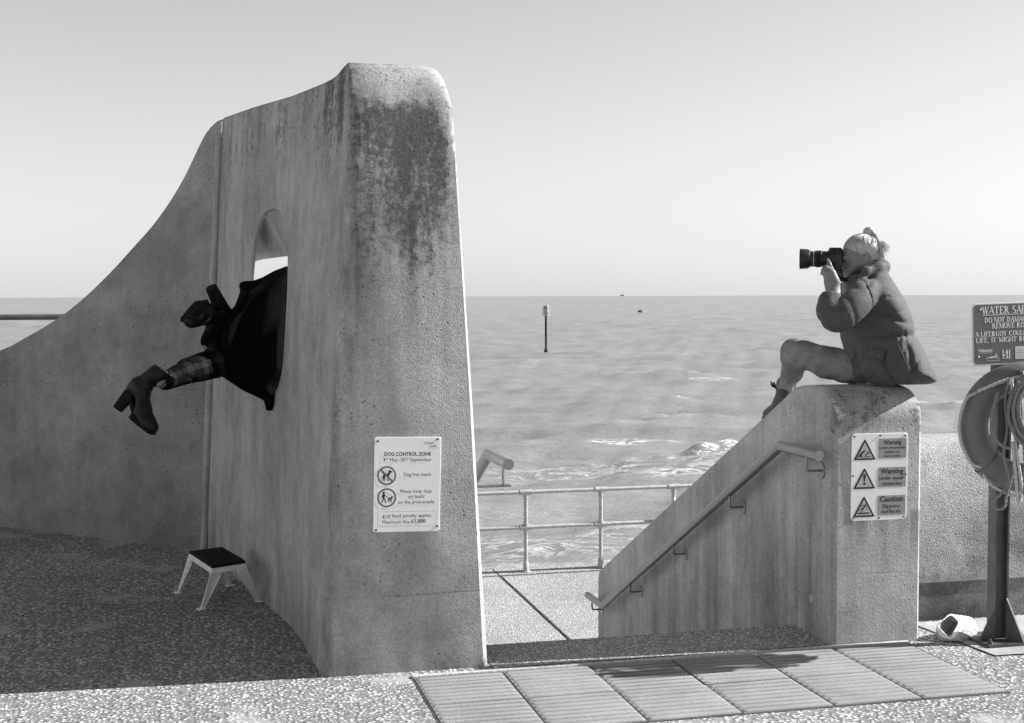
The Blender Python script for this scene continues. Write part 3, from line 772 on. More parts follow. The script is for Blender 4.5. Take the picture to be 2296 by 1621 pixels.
m_white = plain('sign_enamel', .80, .38, .5, nz=.03, nscale=8); m_black = plain('print_black', .018, .5, .4); m_ringg = plain('print_grey_ring', .14, .5, .4)
m_mid = plain('print_mid_grey', .30, .45, .4); m_yel = plain('print_light_grey', .42, .45, .4); m_screw = plain('screw_metal', .10, .35, .5, .6)

# ---- dog sign on the tower
o_ = pY(836, 1193.5, Y_FRONT-.006); e_ = pY(985, 1190.5, Y_FRONT-.006)
ds = thing('dog_control_sign', o_, 'white dog control zone notice with two round pictograms on the tall tower', 'sign')
wS = np.linalg.norm(e_-o_); B = Board(ds, o_, e_-o_, (0, 0, 1), wS/400.)     # local unit: one survey pixel, 400 wide
hS = 566
B.plate(400, hS, 12, .004, m_white)
for x, y in ((20, 24), (378, 14), (18, hS-13), (384, hS-30)): B.screw(x, hS-y, 7, m_screw)
yy = lambda py: hS-(py-128)
xx = lambda px: px-170
T = lambda s, x0, x1, py, h, b=0.: B.text(s, xx(x0), xx(x1), yy(py), h, m_black, b)
T('DOG CONTROL ZONE', 230, 509, 239, 21, .022)
T('1', 228, 233, 273, 20); T('st', 237, 254, 263, 11); T('May–30', 263, 355, 273, 20); T('th', 358, 375, 263, 11); T('September', 384, 515, 273, 20)
T('Dog free beach', 348, 513, 361, 20); T('Please keep dogs', 329, 521, 461, 20); T('on leads', 377, 473, 493, 20); T('on the promenade', 317, 533, 526, 20)
T('£', 225, 238, 611, 20, .03); T('£100', 241, 272, 611, 20); T('fixed penalty applies', 281, 518, 607, 20); T('Maximum fine', 225, 390, 644, 20); T('£1,000', 398, 484, 641, 20, .022)
cx1, cy1, cx2, cy2 = xx(246), yy(357), xx(248), yy(489)
dots = []
for k in range(64):
    dots.append(disc2(xx(196)+k*352/63, yy(662), 1.6, 6)); dots.append(disc2(xx(196)+k*352/63, yy(573), 1.6, 6))
for k in range(1, 16): dots.append(disc2(xx(196), yy(662)+k*89/16, 1.6, 6)); dots.append(disc2(xx(548), yy(662)+k*89/16, 1.6, 6))
B.polys('dotted_frame', dots, m_ringg)
def dog2(cx, cy, s):
    q = lambda P: [(cx+x*s, cy+y*s) for x, y in P]
    L = [q([(-22, 6), (-20, 12), (8, 12), (14, 4), (12, -6), (2, -4), (-12, -6), (-22, -4)]),          # trunk
         q([(6, 12), (10, 22), (22, 24), (20, 8), (12, 2)]),                                            # neck
         q([(9, 20), (12, 30), (20, 34), (26, 27), (36, 24), (35, 19), (24, 18), (16, 17)]),            # head
         q([(14, 29), (16, 37), (20, 32)]),                                                             # ear
         q([(-22, 8), (-20, 12), (-30, 24), (-34, 27), (-33, 22)])]                                     # tail
    for P, w in (([(-18, 0), (-24, -14), (-20, -22), (-26, -34)], [9, 6, 5, 4]), ([(-14, -2), (-14, -16), (-10, -24), (-13, -34)], [8, 6, 5, 4]),
                 ([(4, -2), (2, -18), (5, -34)], [7, 5, 4]), ([(10, -2), (14, -18), (12, -34)], [7, 5, 4])):
        L += stroke2(q(P), [a*s for a in w])
    return L
B.polys('prohibition_ring', ring2(cx1, cy1, 57, 47), m_ringg); B.polys('dog_pictogram', dog2(cx1+1, cy1, .98), m_black)
B.polys('prohibition_bar', stroke2([(cx1-37, cy1+37), (cx1+37, cy1-37)], 10), m_ringg, .0016)
B.polys('ring', ring2(cx2, cy2, 57, 47), m_ringg); B.polys('dog_pictogram', dog2(cx2+22, cy2-8, .55), m_black)
man = [disc2(cx2-18, cy2+30, 7)]+stroke2([(cx2-18, cy2+20), (cx2-18, cy2-2)], [15, 11])+stroke2([(cx2-16, cy2), (cx2-9, cy2-14), (cx2-7, cy2-30)], [7, 6, 5])+stroke2([(cx2-19, cy2), (cx2-22, cy2-16), (cx2-30, cy2-29)], [7, 6, 5])+stroke2([(cx2-13, cy2+17), (cx2-4, cy2+8), (cx2+4, cy2+2)], [5, 4, 4])+stroke2([(cx2-23, cy2+17), (cx2-28, cy2+2)], [5, 4])
man += stroke2([(cx2+3, cy2+3), (cx2+18, cy2-2), (cx2+32, cy2)], 2)
B.polys('walker_pictogram', man, m_black)
B.text('Folkestone', xx(469), xx(522), yy(166), 8, m_ringg, .02); B.text('Hythe & Romney Marsh', xx(469), xx(522), yy(173), 4, m_ringg)
run = lambda cx, cy, s: [[(cx+x*s, cy+y*s) for x, y in P] for P in ([(-30, -2), (-12, 3), (6, 2), (12, -3), (-8, -5), (-22, -6)], [(4, 0), (12, 16), (16, 18), (14, 2)], [(10, 2), (22, 6), (34, 9), (22, 2), (14, -2)], [(-28, -3), (-44, -10), (-46, -8), (-30, 1)], [(6, -3), (26, -4), (40, -12), (24, -7)], [(13, 16), (18, 22), (22, 19), (18, 15)])]
B.polys('running_figure_logo', run(xx(525), yy(184), .62), m_black)
B.polys('logo_underline', [[(xx(500), yy(196)), (xx(556), yy(195)), (xx(556), yy(194)), (xx(500), yy(195))]], m_ringg)

# ---- warning sign on the right pillar
def solve_board(name, label, cat, bl, br, tl, Y, wpx):
    o_ = pY(*bl, Y); e_ = pY(*br, Y); t_ = pY(*tl, Y)
    r = thing(name, o_, label, cat); Bd = Board(r, o_, e_-o_, t_-o_, np.linalg.norm(e_-o_)/wpx); return Bd, np.linalg.norm(t_-o_)/Bd.k
B, hS = solve_board('warning_sign', 'white warning sign with three black triangles on the right pillar below the photographer', 'sign', (1906.5, 1168.5), (2032, 1163.5), (1912, 973), YP-.005, 900)
B.ky = B.k*hS/1400.; hS = 1400.
B.plate(900, hS, 62, .004, m_white)
for x, y in ((45, 45), (455, 35), (855, 45), (25, hS*.52), (875, hS*.52), (45, hS-45), (455, hS-35), (855, hS-45)): B.screw(x, y, 15, m_screw, .003)
cy_ = [hS-245, hS-710, hS-1165]
def tri(cx, cy, w, h, r=10): return [(cx-w/2, cy-h/2), (cx+w/2, cy-h/2), (cx, cy+h/2)]
for i, cy in enumerate(cy_):
    B.poly('panel', rrect(425, cy-160, 875, cy+160, 12), m_mid)
    tx0 = 210
    outer = rrect(0, 0, 1, 1, .1)
    P = [];
    for (a, b) in tri(tx0, cy-10, 330, 320): P += disc2(a+(tx0-a)*.06, b+(cy-60-b)*.06, 14, 10)
    import itertools
    def hull(pts):
        pts = sorted(set((round(a, 3), round(b, 3)) for a, b in pts)); cr_ = lambda o, a, b: (a[0]-o[0])*(b[1]-o[1])-(a[1]-o[1])*(b[0]-o[0])
        lo = []; hi = []
        for p in pts:
            while len(lo) > 1 and cr_(lo[-2], lo[-1], p) <= 0: lo.pop()
            lo.append(p)
        for p in pts[::-1]:
            while len(hi) > 1 and cr_(hi[-2], hi[-1], p) <= 0: hi.pop()
            hi.append(p)
        return lo[:-1]+hi[:-1]
    B.poly('warning_triangle', hull(P), m_black)
    B.poly('triangle_field', [(tx0+(a-tx0)*.80, cy-63+(b-cy+63)*.80) for a, b in tri(tx0, cy-10, 330, 320)], m_yel, .0012)
    if i == 0:
        L = [[(tx0-118, cy-128), (tx0-60, cy-60), (tx0-30, cy-30), (tx0+20, cy-26), (tx0-12, cy-52), (tx0-40, cy-84), (tx0-44, cy-110), (tx0-20, cy-128)], [(tx0-30, cy-30), (tx0-2, cy-20), (tx0+24, cy-34), (tx0-10, cy-44)], [(tx0-10, cy-128), (tx0+100, cy-128), (tx0+100, cy-116), (tx0-10, cy-116)]]
        L += [disc2(tx0+62, cy-48, 11)]+stroke2([(tx0+54, cy-60), (tx0+30, cy-82), (tx0+2, cy-104)], [16, 12, 9])+stroke2([(tx0+30, cy-82), (tx0+14, cy-112)], 9)+stroke2([(tx0+54, cy-62), (tx0+18, cy-64)], 8)+stroke2([(tx0+54, cy-60), (tx0+72, cy-74), (tx0+68, cy-92)], 8)
    elif i == 1:
        L = [[(tx0-20, cy+62), (tx0+20, cy+62), (tx0+22, cy+50), (tx0+10, cy-55), (tx0-10, cy-55), (tx0-22, cy+50)], disc2(tx0, cy-92, 21, 18)]
    else:
        L = [[(tx0-100, cy-124), (tx0+90, cy-124), (tx0+90, cy-102), (tx0-100, cy-102)], disc2(tx0+26, cy+28, 13)]
        L += stroke2([(tx0+18, cy+10), (tx0-10, cy-30), (tx0-40, cy-38)], [24, 20, 12])+stroke2([(tx0-40, cy-38), (tx0-72, cy-64)], 12)+stroke2([(tx0-10, cy-30), (tx0-22, cy-62), (tx0-46, cy-96)], [18, 14, 10])+stroke2([(tx0+18, cy+10), (tx0-20, cy+14), (tx0-52, cy-2)], 10)+stroke2([(tx0+18, cy+8), (tx0+46, cy-14), (tx0+48, cy-52)], 10)
    B.polys('pictogram', L, m_black, .0016)
    w_ = [('Warning', 505, 795, 68, 62, .03), ('Lower promenade', 437, 862, -4, 38, .02), ('subject to', 525, 770, -72, 38, .02), ('wave action', 505, 790, -136, 36, .02)] if i == 0 else \
         [('Warning', 470, 835, 60, 80, .03), ('Under water', 440, 848, -38, 56, .02), ('obstacles', 482, 808, -126, 56, .02)] if i == 1 else \
         [('Caution', 460, 840, 62, 84, .03), ('Slippery', 502, 792, -38, 58, .02), ('surfaces', 490, 800, -122, 58, .02)]
    for s, a, b, y, h, bo in w_: B.text(s, a, b, cy+y, h, m_black, bo)

# ---- post, water safety sign, lifebuoy
pb = pz(2238, 1438)
m_post = plain('painted_steel_post', .075, .45, .4, nz=.35, nscale=12, bump=.002)
ps = thing('lifebuoy_post', pb, 'dark steel post with gusseted foot behind the lifebuoy', 'post')
hw_ = .034; H_ = 1.58
mb = MB(); mb.box(pb+A3(-hw_, .01, H_/2), (.009, .055, H_)); mb.build('flange', m_post, ps)
mb = MB(); mb.box(pb+A3(hw_, .01, H_/2), (.009, .055, H_)); mb.build('flange', m_post, ps)
mb = MB(); mb.box(pb+A3(0, .012, H_/2), (.059, .007, H_)); mb.build('web', m_post, ps)
mb = MB(); mb.box(pb+A3(.0, .0, .012), (.26, .24, .014), bev=.003); mb.build('base_plate', m_post, ps)
def fin(P, n, th):
    P = np.array(P); n = unit(n)*th/2; k = len(P); V = list(P-n)+list(P+n); return V, [list(range(k))[::-1], list(range(k, 2*k))]+[[i, (i+1) % k, k+(i+1) % k, k+i] for i in range(k)]
V, Fc = fin([pb+A3(-hw_, -.02, .018), pb+A3(-hw_, -.02, .17), pb+A3(-.115, -.02, .018)], (0, 1, 0), .009); fix_normals(part('gusset', V, Fc, m_post, ps))
V, Fc = fin([pb+A3(.022, -.03, .018), pb+A3(.022, -.03, .21), pb+A3(.06, -.115, .018)], (1, .4, 0), .009); fix_normals(part('gusset', V, Fc, m_post, ps))
V, Fc = fin([pb+A3(hw_, -.01, .018), pb+A3(hw_, -.01, .17), pb+A3(.125, -.01, .018)], (0, 1, 0), .009); fix_normals(part('gusset', V, Fc, m_post, ps))
for x, y in ((-.105, -.095), (.105, -.095), (-.105, .1), (.105, .1)):
    q = pb+A3(x, y, .018); MB().tube([q, q+A3(0, 0, .012)], .012, 6).tube([q, q+A3(0, 0, .024)], .006, 8).build('anchor_bolt', m_post, ps)
pad = part('post_footing', [(3.50, 5.24, .006), (4.9, 5.20, .006), (4.9, 5.86, .006), (3.45, 5.86, .006)], [[0, 1, 2, 3]], concrete('footing_concrete', .36, .1, seed=12.), kind='structure')

SERIF = {  # heavy stems and light hairlines on a unit cap height
 'A': [('d', .06, 0, .42, 1, .07), ('d', .78, 0, .42, 1, .17), ('h', .2, .62, .34), ('s', .06, 0), ('s', .78, 0)], 'B': [('v', .14), ('a', .14, .75, .40, .25, -90, 90), ('a', .14, .26, .46, .26, -90, 90)],
 'C': [('a', .46, .5, .40, .5, 45, 315)], 'D': [('v', .14), ('a', .18, .5, .56, .5, -90, 90)], 'E': [('v', .14), ('h', .1, .62, .96), ('h', .1, .5, .52), ('h', .1, .66, .04), ('t', .62, .86), ('t', .66, .12)],
 'F': [('v', .14), ('h', .1, .62, .96), ('h', .1, .5, .5), ('t', .62, .86)], 'G': [('a', .46, .5, .40, .5, 45, 330), ('v', .78, 0, .42)], 'H': [('v', .14), ('v', .70), ('h', .14, .7, .52)], 'I': [('v', .16)],
 'L': [('v', .14), ('h', .1, .64, .04), ('t', .64, .14)], 'M': [('v', .12, 0, 1, .07), ('v', .88), ('d', .14, 1, .48, .05, .16), ('d', .86, 1, .48, .05, .07)], 'N': [('v', .12, 0, 1, .07), ('v', .76, 0, 1, .07), ('d', .12, 1, .76, 0, .17)],
 'O': [('a', .46, .5, .40, .5, 0, 360)], 'P': [('v', .14), ('a', .14, .73, .46, .27, -90, 90)], 'R': [('v', .14), ('a', .14, .74, .44, .26, -90, 90), ('d', .36, .5, .72, 0, .17)],
 'S': [('a', .34, .74, .26, .26, 40, 250), ('a', .34, .27, .30, .27, -130, 90)], 'T': [('v', .40), ('h', .06, .74, .96), ('t', .06, .86), ('t', .74, .86)], 'U': [('v', .14, .25, 1), ('v', .70, .25, 1, .08), ('a', .42, .28, .28, .28, 180, 360)],
 'V': [('d', .08, 1, .42, 0, .17), ('d', .76, 1, .42, 0, .07), ('s', .08, 1), ('s', .76, 1)], 'W': [('d', .06, 1, .32, 0, .16), ('d', .55, 1, .32, 0, .07), ('d', .50, 1, .76, 0, .16), ('d', 1.02, 1, .76, 0, .07), ('s', .06, 1), ('s', 1.02, 1)],
 'Y': [('d', .06, 1, .40, .45, .16), ('d', .76, 1, .40, .45, .07), ('v', .40, 0, .48), ('s', .06, 1), ('s', .76, 1)], ',': [('d', .14, .1, .06, -.16, .09)], ' ': []}
SW = {'I': .36, 'M': 1.06, 'W': 1.12, ',': .3, ' ': .42, 'S': .72, 'L': .74, 'E': .78, 'F': .72, 'P': .74}
def serif(body):
    L = []; x = 0.
    for ch in body:
        q = lambda P: [(a+x, b) for a, b in P]
        for g in SERIF[ch]:
            if g[0] == 'v':
                y0, y1 = (g[2], g[3]) if len(g) > 3 else (0, 1); w = g[4] if len(g) > 4 else .17
                L += stroke2(q([(g[1], y0), (g[1], y1)]), w)
                for yv in (y0, y1):
                    if yv in (0, 1): L.append(q([(g[1]-.13, yv-(.0 if yv == 0 else .06)), (g[1]+.13, yv-(.0 if yv == 0 else .06)), (g[1]+.13, yv+(.06 if yv == 0 else 0)), (g[1]-.13, yv+(.06 if yv == 0 else 0))]))
            elif g[0] == 'h': L += stroke2(q([(g[1], g[3]), (g[2], g[3])]), .075)
            elif g[0] == 'd': L += stroke2(q([(g[1], g[2]), (g[3], g[4])]), g[5])
            elif g[0] == 's': y = g[2]; L.append(q([(g[1]-.13, y-(.06 if y else 0)), (g[1]+.13, y-(.06 if y else 0)), (g[1]+.13, y+(0 if y else .06)), (g[1]-.13, y+(0 if y else .06))]))
            elif g[0] == 't': L += stroke2(q([(g[1], g[2]-.1), (g[1], g[2]+.12)]), .07)
            elif g[0] == 'a':
                _, cx, cy, rx, ry, a0, a1 = g; aa = np.linspace(a0, a1, max(6, int(abs(a1-a0)/18)))
                P = [(cx+(rx-.05)*math.cos(R(a)), cy+(ry-.04)*math.sin(R(a))) for a in aa]
                L += stroke2(q(P), [.075+.11*abs(math.cos(R(a))) for a in aa])
        x += SW.get(ch, .90)
    return L, x
B, hS = solve_board('water_safety_sign', 'dark water safety notice with white serif lettering above the lifebuoy', 'sign', (2180.5, 821), (2295.5, 815), (2189, 681), pb[1]-.045, 337)
B.k = B.k
wS = 518
B.plate(wS, hS, 26, .003, plain('sign_rim_white', .62, .4, .4))
m_sg = plain('sign_dark_enamel', .115, .4, .4, nz=.06, nscale=10); m_w2 = plain('print_white', .72, .45, .3)
B.poly('dark_field', rrect(9, 9, wS-9, hS-9, 20), m_sg, .0008)
hz = lambda py: (462-py)*hS/413.
def line(s, x0, x1, base, h):
    L, w = serif(s); k = (x1-x0)/w; B.polys('lettering', [[(x0-312+a*k, hz(base)+b*h) for a, b in P] for P in L], m_w2, .0014)
line('WATER SAFETY', 378, 765, 122, 43); B.polys('underline', [[(378-312, hz(131)), (765-312, hz(131)), (765-312, hz(128)), (378-312, hz(128))]], m_w2, .0014)
line('DO NOT DAMAGE OR', 393, 748, 179, 30); line('REMOVE ROPE', 441, 697, 219, 30); line('A LIFEBUOY COULD SAVE A', 330, 811, 270, 28); line('LIFE, IT MIGHT BE YOURS', 336, 806, 310, 28)
B.text('Folkestone', 352-312, 440-312, hz(371), 18, m_w2, .02, .0014); B.text('Hythe & Romney Marsh', 352-312, 438-312, hz(381), 6, m_w2, 0, .0014)
B.polys('running_figure_logo', run(448-312, hz(408), 1.05), m_w2, .0014); B.polys('logo_underline', [[(400-312, hz(433)), (490-312, hz(431)), (490-312, hz(429)), (400-312, hz(431))]], m_w2, .0014)
B.poly('number_plate', [(507-312, hz(422)), (556-312, hz(422)), (556-312, hz(364)), (507-312, hz(364))], m_w2, .0014); B.text('51', 514-312, 549-312, hz(417), 46, m_black, .03, .002)
B.poly('sticker', [(592-312, hz(428)), (720-312, hz(428)), (720-312, hz(346)), (592-312, hz(346))], m_w2, .0014)
for i, s in enumerate(('IN THE EVENT OF', 'LIFEBUOY BEING', 'REMOVED PHONE', '01303 850388', 'HOURS')): B.text(s, 598-312, (710 if i < 4 else 650)-312, hz(364+i*14.5), 9, m_black, 0, .002)
for x, y in ((55, 372), (40, 60), (wS-45, 372), (wS-45, 60)): B.screw(x, y*hS/413, 6, m_w2)

# lifebuoy
m_buoy = plain('buoy_plastic', .15, .42, .45, nz=.12, nscale=9, bump=.0015)
m_rope = plain('rope_white', .50, .9, .1, nz=.25, nscale=160, bump=.002); m_rope2 = plain('rope_grey', .22, .9, .1, nz=.3, nscale=160, bump=.002)
bc = pd(2297, 957, 6.12); lb = thing('lifebuoy', bc, 'mid-grey ring lifebuoy with white grab line hanging on the post at the right edge', 'lifebuoy')
TR, tr = .232, .0665
bx = unit(A3(1, -.05, .03)); bn = unit(A3(-.30, -1, .06)); bx = unit(bx-bn*np.dot(bx, bn)); bz_ = np.cross(bx, bn); bz_ = bz_ if bz_[2] > 0 else -bz_
def tor(a, rad, off=0.): return bc+(bx*math.cos(a)+bz_*math.sin(a))*rad+bn*off
V = []; Fc = []; n1_, n2_ = 72, 20
for i in range(n1_):
    a = 2*math.pi*i/n1_
    for j in range(n2_):
        b = 2*math.pi*j/n2_; V.append(tor(a, TR+tr*math.cos(b), tr*.86*math.sin(b)))
for i in range(n1_):
    for j in range(n2_): Fc.append([i*n2_+j, i*n2_+(j+1) % n2_, ((i+1) % n1_)*n2_+(j+1) % n2_, ((i+1) % n1_)*n2_+j])
fix_normals(part('ring', V, Fc, m_buoy, lb, 180))
def rope_mesh(P, r, pitch=.022, n=9):
    P = np.array(P); V, Fc = tube_mesh(P, r, n); s = np.concatenate([[0], np.cumsum(np.linalg.norm(np.diff(P, axis=0), axis=1))])
    ang = np.linspace(0, 2*math.pi, n, endpoint=False)
    for i in range(len(P)):
        k = 1+.20*np.cos(3*(ang+2*math.pi*s[i]/pitch/3)); V[i*n:(i+1)*n] = P[i]+(V[i*n:(i+1)*n]-P[i])*k[:, None]
    return V, Fc
for a0 in (45, 135, 225, 315):                 # straps round the ring, grab line between them
    L = [tor(R(a0)+.03*math.sin(b), TR+(tr+.004)*math.cos(b), (tr+.004)*.88*math.sin(b)) for b in np.linspace(0, 2*math.pi, 20, endpoint=False)]
    nn = unit(tor(R(a0+90), 1)-bc); V = []; Fc = []
    for p in L: V += [p-nn*.022, p+nn*.022]
    for i in range(20): j = (i+1) % 20; Fc.append([2*i, 2*i+1, 2*j+1, 2*j])
    if a0 == 225: fix_normals(part('strap', V, Fc, m_buoy, lb, 60))
def grab(a0, a1, bow, off0=.02, off1=.02):
    P = spline([tor(R(a0+(a1-a0)*f), TR+tr*.93+bow*math.sin(math.pi*f)-(.03 if f in (0, 1) else 0), (off0+(off1-off0)*f)+.012*math.sin(math.pi*f)) for f in np.linspace(0, 1, 9)], 10)
    V, Fc = rope_mesh(P, .0068); part('grab_line', V, Fc, m_rope, lb, 60)
grab(222, 140, .014, .035, .035); grab(318, 402, .012, .03, .03)
V, Fc = rope_mesh(spline([tor(R(142), TR+tr*.72, .052), tor(R(128), TR+.02, .072), tor(R(108), TR+.004, .074), tor(R(84), TR+.006, .074), tor(R(60), TR+.02, .072), tor(R(44), TR+.05, .05)], 24), .0075); part('grab_line', V, Fc, m_rope, lb, 60)
V, Fc = rope_mesh(spline([tor(R(225), TR+tr*.9, .03), tor(R(238), TR+tr+.012, .04), tor(R(262), TR+tr+.020, .03), tor(R(290), TR+tr+.008, .03)], 20), .0062); part('grab_line', V, Fc, m_rope, lb, 60)

# coil of throwing line
rc = pd(2292, 880, 6.03); rp = thing('rope_coil', rc+A3(0, 0, -.3), 'grey coiled throwing rope hanging in loops inside the lifebuoy', 'rope')
rnd = np.random.default_rng(3)
for k in range(17):
    w = .040+.028*rnd.random()+.004*k; dn = .20+.09*rnd.random(); dx_ = rnd.normal()*.012; dy_ = -.007*k*.8+.01*rnd.normal()
    top = rc+A3(.015+dx_*.6, -.02+dy_, .06+.008*rnd.normal())
    P = [top, top+A3(-w*.85, 0, -.035), top+A3(-w*1.15, .0, -dn*.55), top+A3(-w*.7, .0, -dn*.95), top+A3(0+dx_, -.004, -dn*1.06), top+A3(w*.8, 0, -dn*.9), top+A3(w*1.2, 0, -dn*.5), top+A3(w*.9, 0, -.04)]
    V, Fc = rope_mesh(spline(P, 16, True), .0066); part('loop', V, Fc, m_rope2, rp, 60)
for k, P in enumerate([[(2262, 850), (2254, 900), (2258, 960), (2250, 1020), (2262, 1072), (2250, 1100), (2232, 1118), (2226, 1132), (2236, 1142), (2252, 1136), (2256, 1112), (2270, 1060), (2282, 990), (2284, 900)],
                       [(2268, 848), (2272, 930), (2280, 1020), (2290, 1090), (2286, 1126), (2282, 1122), (2276, 1060), (2270, 990)], [(2282, 852), (2290, 940), (2298, 1040), (2296, 1110)], [(2236, 880), (2226, 920), (2222, 955), (2232, 985), (2250, 1002), (2266, 1005)]]):
    V, Fc = rope_mesh(spline([pd(x, y, 5.985-.012*k) for x, y in P], 16), .0066); part('tail', V, Fc, m_rope2 if k != 1 else m_rope, rp, 60)
V, Fc = tube_mesh(spline([pd(2275, 838, 6.1), pd(2292, 838, 6.03), pd(2297, 880, 5.99), pd(2285, 892, 6.0)], 10), .011, 10)
part('hanging_hook', V, Fc, m_steel, ps, 60)

# ---- step stool
m_stool = plain('stool_plastic', .78, .5, .4, nz=.06, nscale=20); m_grip = plain('stool_rubber', .012, .75, .2, nz=.3, nscale=60)
def zc(x, y): return ((400+x/3.242)/1.2337, (1400+y/3.242)/1.2337)
SZ = .232
cs = [pz(*zc(x, y), SZ) for x, y in ((398, 425), (603, 560), (905, 512), (695, 388))]       # back-left, front-left, front-right, back-right
ft = [pz(*zc(x, y)) for x, y in ((290, 780), (505, 930), (1035, 855), (770, 715))]
sc_c = sum(cs)/4
stl = thing('step_stool', (sc_c[0], sc_c[1], 0), 'small pale folding step stool with black ribbed tread at the foot of the wall', 'stool')
cs = [sc_c+(p-sc_c) for p in cs]
V, Fc = loft([[p-A3(0, 0, .028) for p in cs], [p-A3(0, 0, .004) for p in cs], [sc_c+(p-sc_c)*.97 for p in cs]]); fix_normals(part('seat_frame', V, Fc, m_stool, stl))
tr_ = [sc_c+(p-sc_c)*1.0+A3(0, 0, .002) for p in cs]
V, Fc = loft([tr_, [p+A3(0, 0, .007) for p in tr_]]); tread = fix_normals(part('tread', V, Fc, m_grip, stl))
mb = MB()
for k in range(17):
    f = (k+.5)/17; a = tr_[0]+(tr_[3]-tr_[0])*f; b = tr_[1]+(tr_[2]-tr_[1])*f; d_ = unit(b-a); s_ = unit(np.cross(d_, (0, 0, 1)))
    mb.box((a+b)/2+A3(0, 0, .0105), (np.linalg.norm(b-a)*.985, .0052, .008), (d_, s_, A3(0, 0, 1)))
mb.build('rib', m_grip, tread)
for k in range(4):
    p, q = cs[k], ft[k]; n1_ = unit(cs[(k+1) % 4]-p); n2_ = unit(cs[(k-1) % 4]-p)
    def lam(e1, wt, wb):
        a = [p-A3(0, 0, .004), p+e1*wt-A3(0, 0, .004), p+e1*wt*.8-A3(0, 0, .05), q+e1*wb, q]; return a
    mb = MB()
    for e1, nn in ((n1_, n2_), (n2_, n1_)):
        V, Fc = fin(lam(e1, .060, .020), nn, .005); V = np.array(V)+nn*.0026; mb.add(V, Fc)
    lg = fix_normals(mb.build('leg', m_stool, stl, None))
    mb = MB(); ee = unit(n1_+n2_); mb.box(q+ee*.006+A3(0, 0, .004), (.045, .036, .007), (n1_, unit(np.cross((0, 0, 1), n1_)), A3(0, 0, 1)), bev=.002); mb.build('foot_pad', m_stool, lg)
    if k in (0, 3):
        mb = MB()
        e1 = n1_ if k == 0 else n2_
        for j in range(6):
            f0, f1 = .12+j*.14, .12+(j+1)*.14; w0, w1 = .055*(1-f0)+.012, .055*(1-f1)+.012
            A_, B_ = p+(q-p)*f0, p+(q-p)*f1
            mb.tube([A_+n1_*.004, B_+n1_*w1], .0022, 5); mb.tube([A_+n1_*w0, B_+n1_*.004], .0022, 5); mb.tube([A_+n1_*w0, B_+n1_*w1], .0022, 5)
        mb.build('lattice', m_stool, lg)

# ---- sun hat on the ground
m_hat = NT('straw_hat', .9, .1); _w = m_hat.n('ShaderNodeTexWave', wave_type='BANDS', bands_direction='Z'); _w.inputs['Scale'].default_value = 60; m_hat._in(_w.inputs['Vector'], m_hat.pos()); _w.inputs['Distortion'].default_value = 2.5
_n = m_hat.noise(60, 4); m_hat.set('Base Color', m_hat.mul(.74, m_hat.mr(_n, .3, .7, .72, 1.15))); m_hat.bump(m_hat.addm(_w.outputs[1], _n), .006); m_hat = m_hat.m
hc = pz(2142, 1434) ; hat = thing('sun_hat', hc, 'pale crumpled sun hat lying on its side beside the lifebuoy post', 'hat')

def hz_(x, y): return ((2540+x/7.863)/1.2337, (1640+y/7.863)/1.2337)
th0 = np.dot(hc-EYE, FW)
def hring(P, dt, n=44, k=1.):
    C = np.array([pd(*hz_(x, y), th0+d) for (x, y), d in zip(P, dt if not np.isscalar(dt) else [dt]*len(P))]); m_ = C.mean(0); C = m_+(C-m_)*k
    S = spline(C, 12, True); a = np.arctan2((S-m_)@UP, (S-m_)@RT); out = []
    for q in np.linspace(-math.pi, math.pi, n, endpoint=False):
        i = np.argsort(np.abs((a-q+math.pi) % (2*math.pi)-math.pi))[:2]; out.append(S[i].mean(0))
    return out
rimP = [(425, 710), (560, 585), (700, 490), (800, 560), (868, 645), (790, 800), (690, 955), (590, 900), (500, 815)]
rim = hring(rimP, [-.01, .02, .05, .05, .02, -.02, -.05, -.04, -.02])
r_in = hring(rimP, .10, k=.55); r_in2 = hring(rimP, .06, k=.9)
r1 = hring([(382, 850), (410, 690), (560, 570), (705, 470), (860, 500), (960, 640), (940, 860), (830, 1010), (640, 1040), (450, 1000)], [-.005, .02, .05, .07, .07, .03, -.03, -.06, -.05, -.03])
r2 = hring([(470, 930), (600, 620), (800, 490), (1000, 500), (1110, 620), (1120, 850), (1020, 1030), (850, 1055), (640, 1045)], [.03, .08, .10, .10, .06, .0, -.05, -.05, -.02])
r3 = hring([(700, 900), (800, 600), (1000, 520), (1160, 535), (1260, 680), (1285, 800), (1240, 985), (1060, 1030), (880, 1035)], [.08, .12, .13, .12, .09, .05, .01, .0, .03])
r4 = hring([(850, 850), (920, 680), (1060, 590), (1190, 620), (1250, 740), (1240, 880), (1120, 970), (960, 960)], [.12, .145, .15, .14, .12, .09, .07, .09])
r5 = hring([(1000, 800), (1050, 740), (1120, 730), (1160, 790), (1120, 850), (1040, 850)], .145)
V, Fc = loft([r_in, r_in2, rim, r1, r2, r3, r4, r5]); V = np.array(V); V[:, 2] = np.maximum(V[:, 2], .003)
part('crown', V, Fc, m_hat, hat, 70)
V = []; Fc = []
m_ = np.mean(rim, 0)
for f, lift in ((0., .001), (.35, .006), (.55, .004)):
    V += [a_+(b_-a_)*f+unit(b_-np.mean(r2, 0)+cv(0, 0, -.05))*lift for a_, b_ in zip(rim, r1)]
for i in range(2):
    for j in range(44): Fc.append([i*44+j, i*44+(j+1) % 44, (i+1)*44+(j+1) % 44, (i+1)*44+j])
part('band', V, Fc, plain('hat_band', .80, .9, .1, nz=.15, nscale=120, bump=.003), hat, 60)
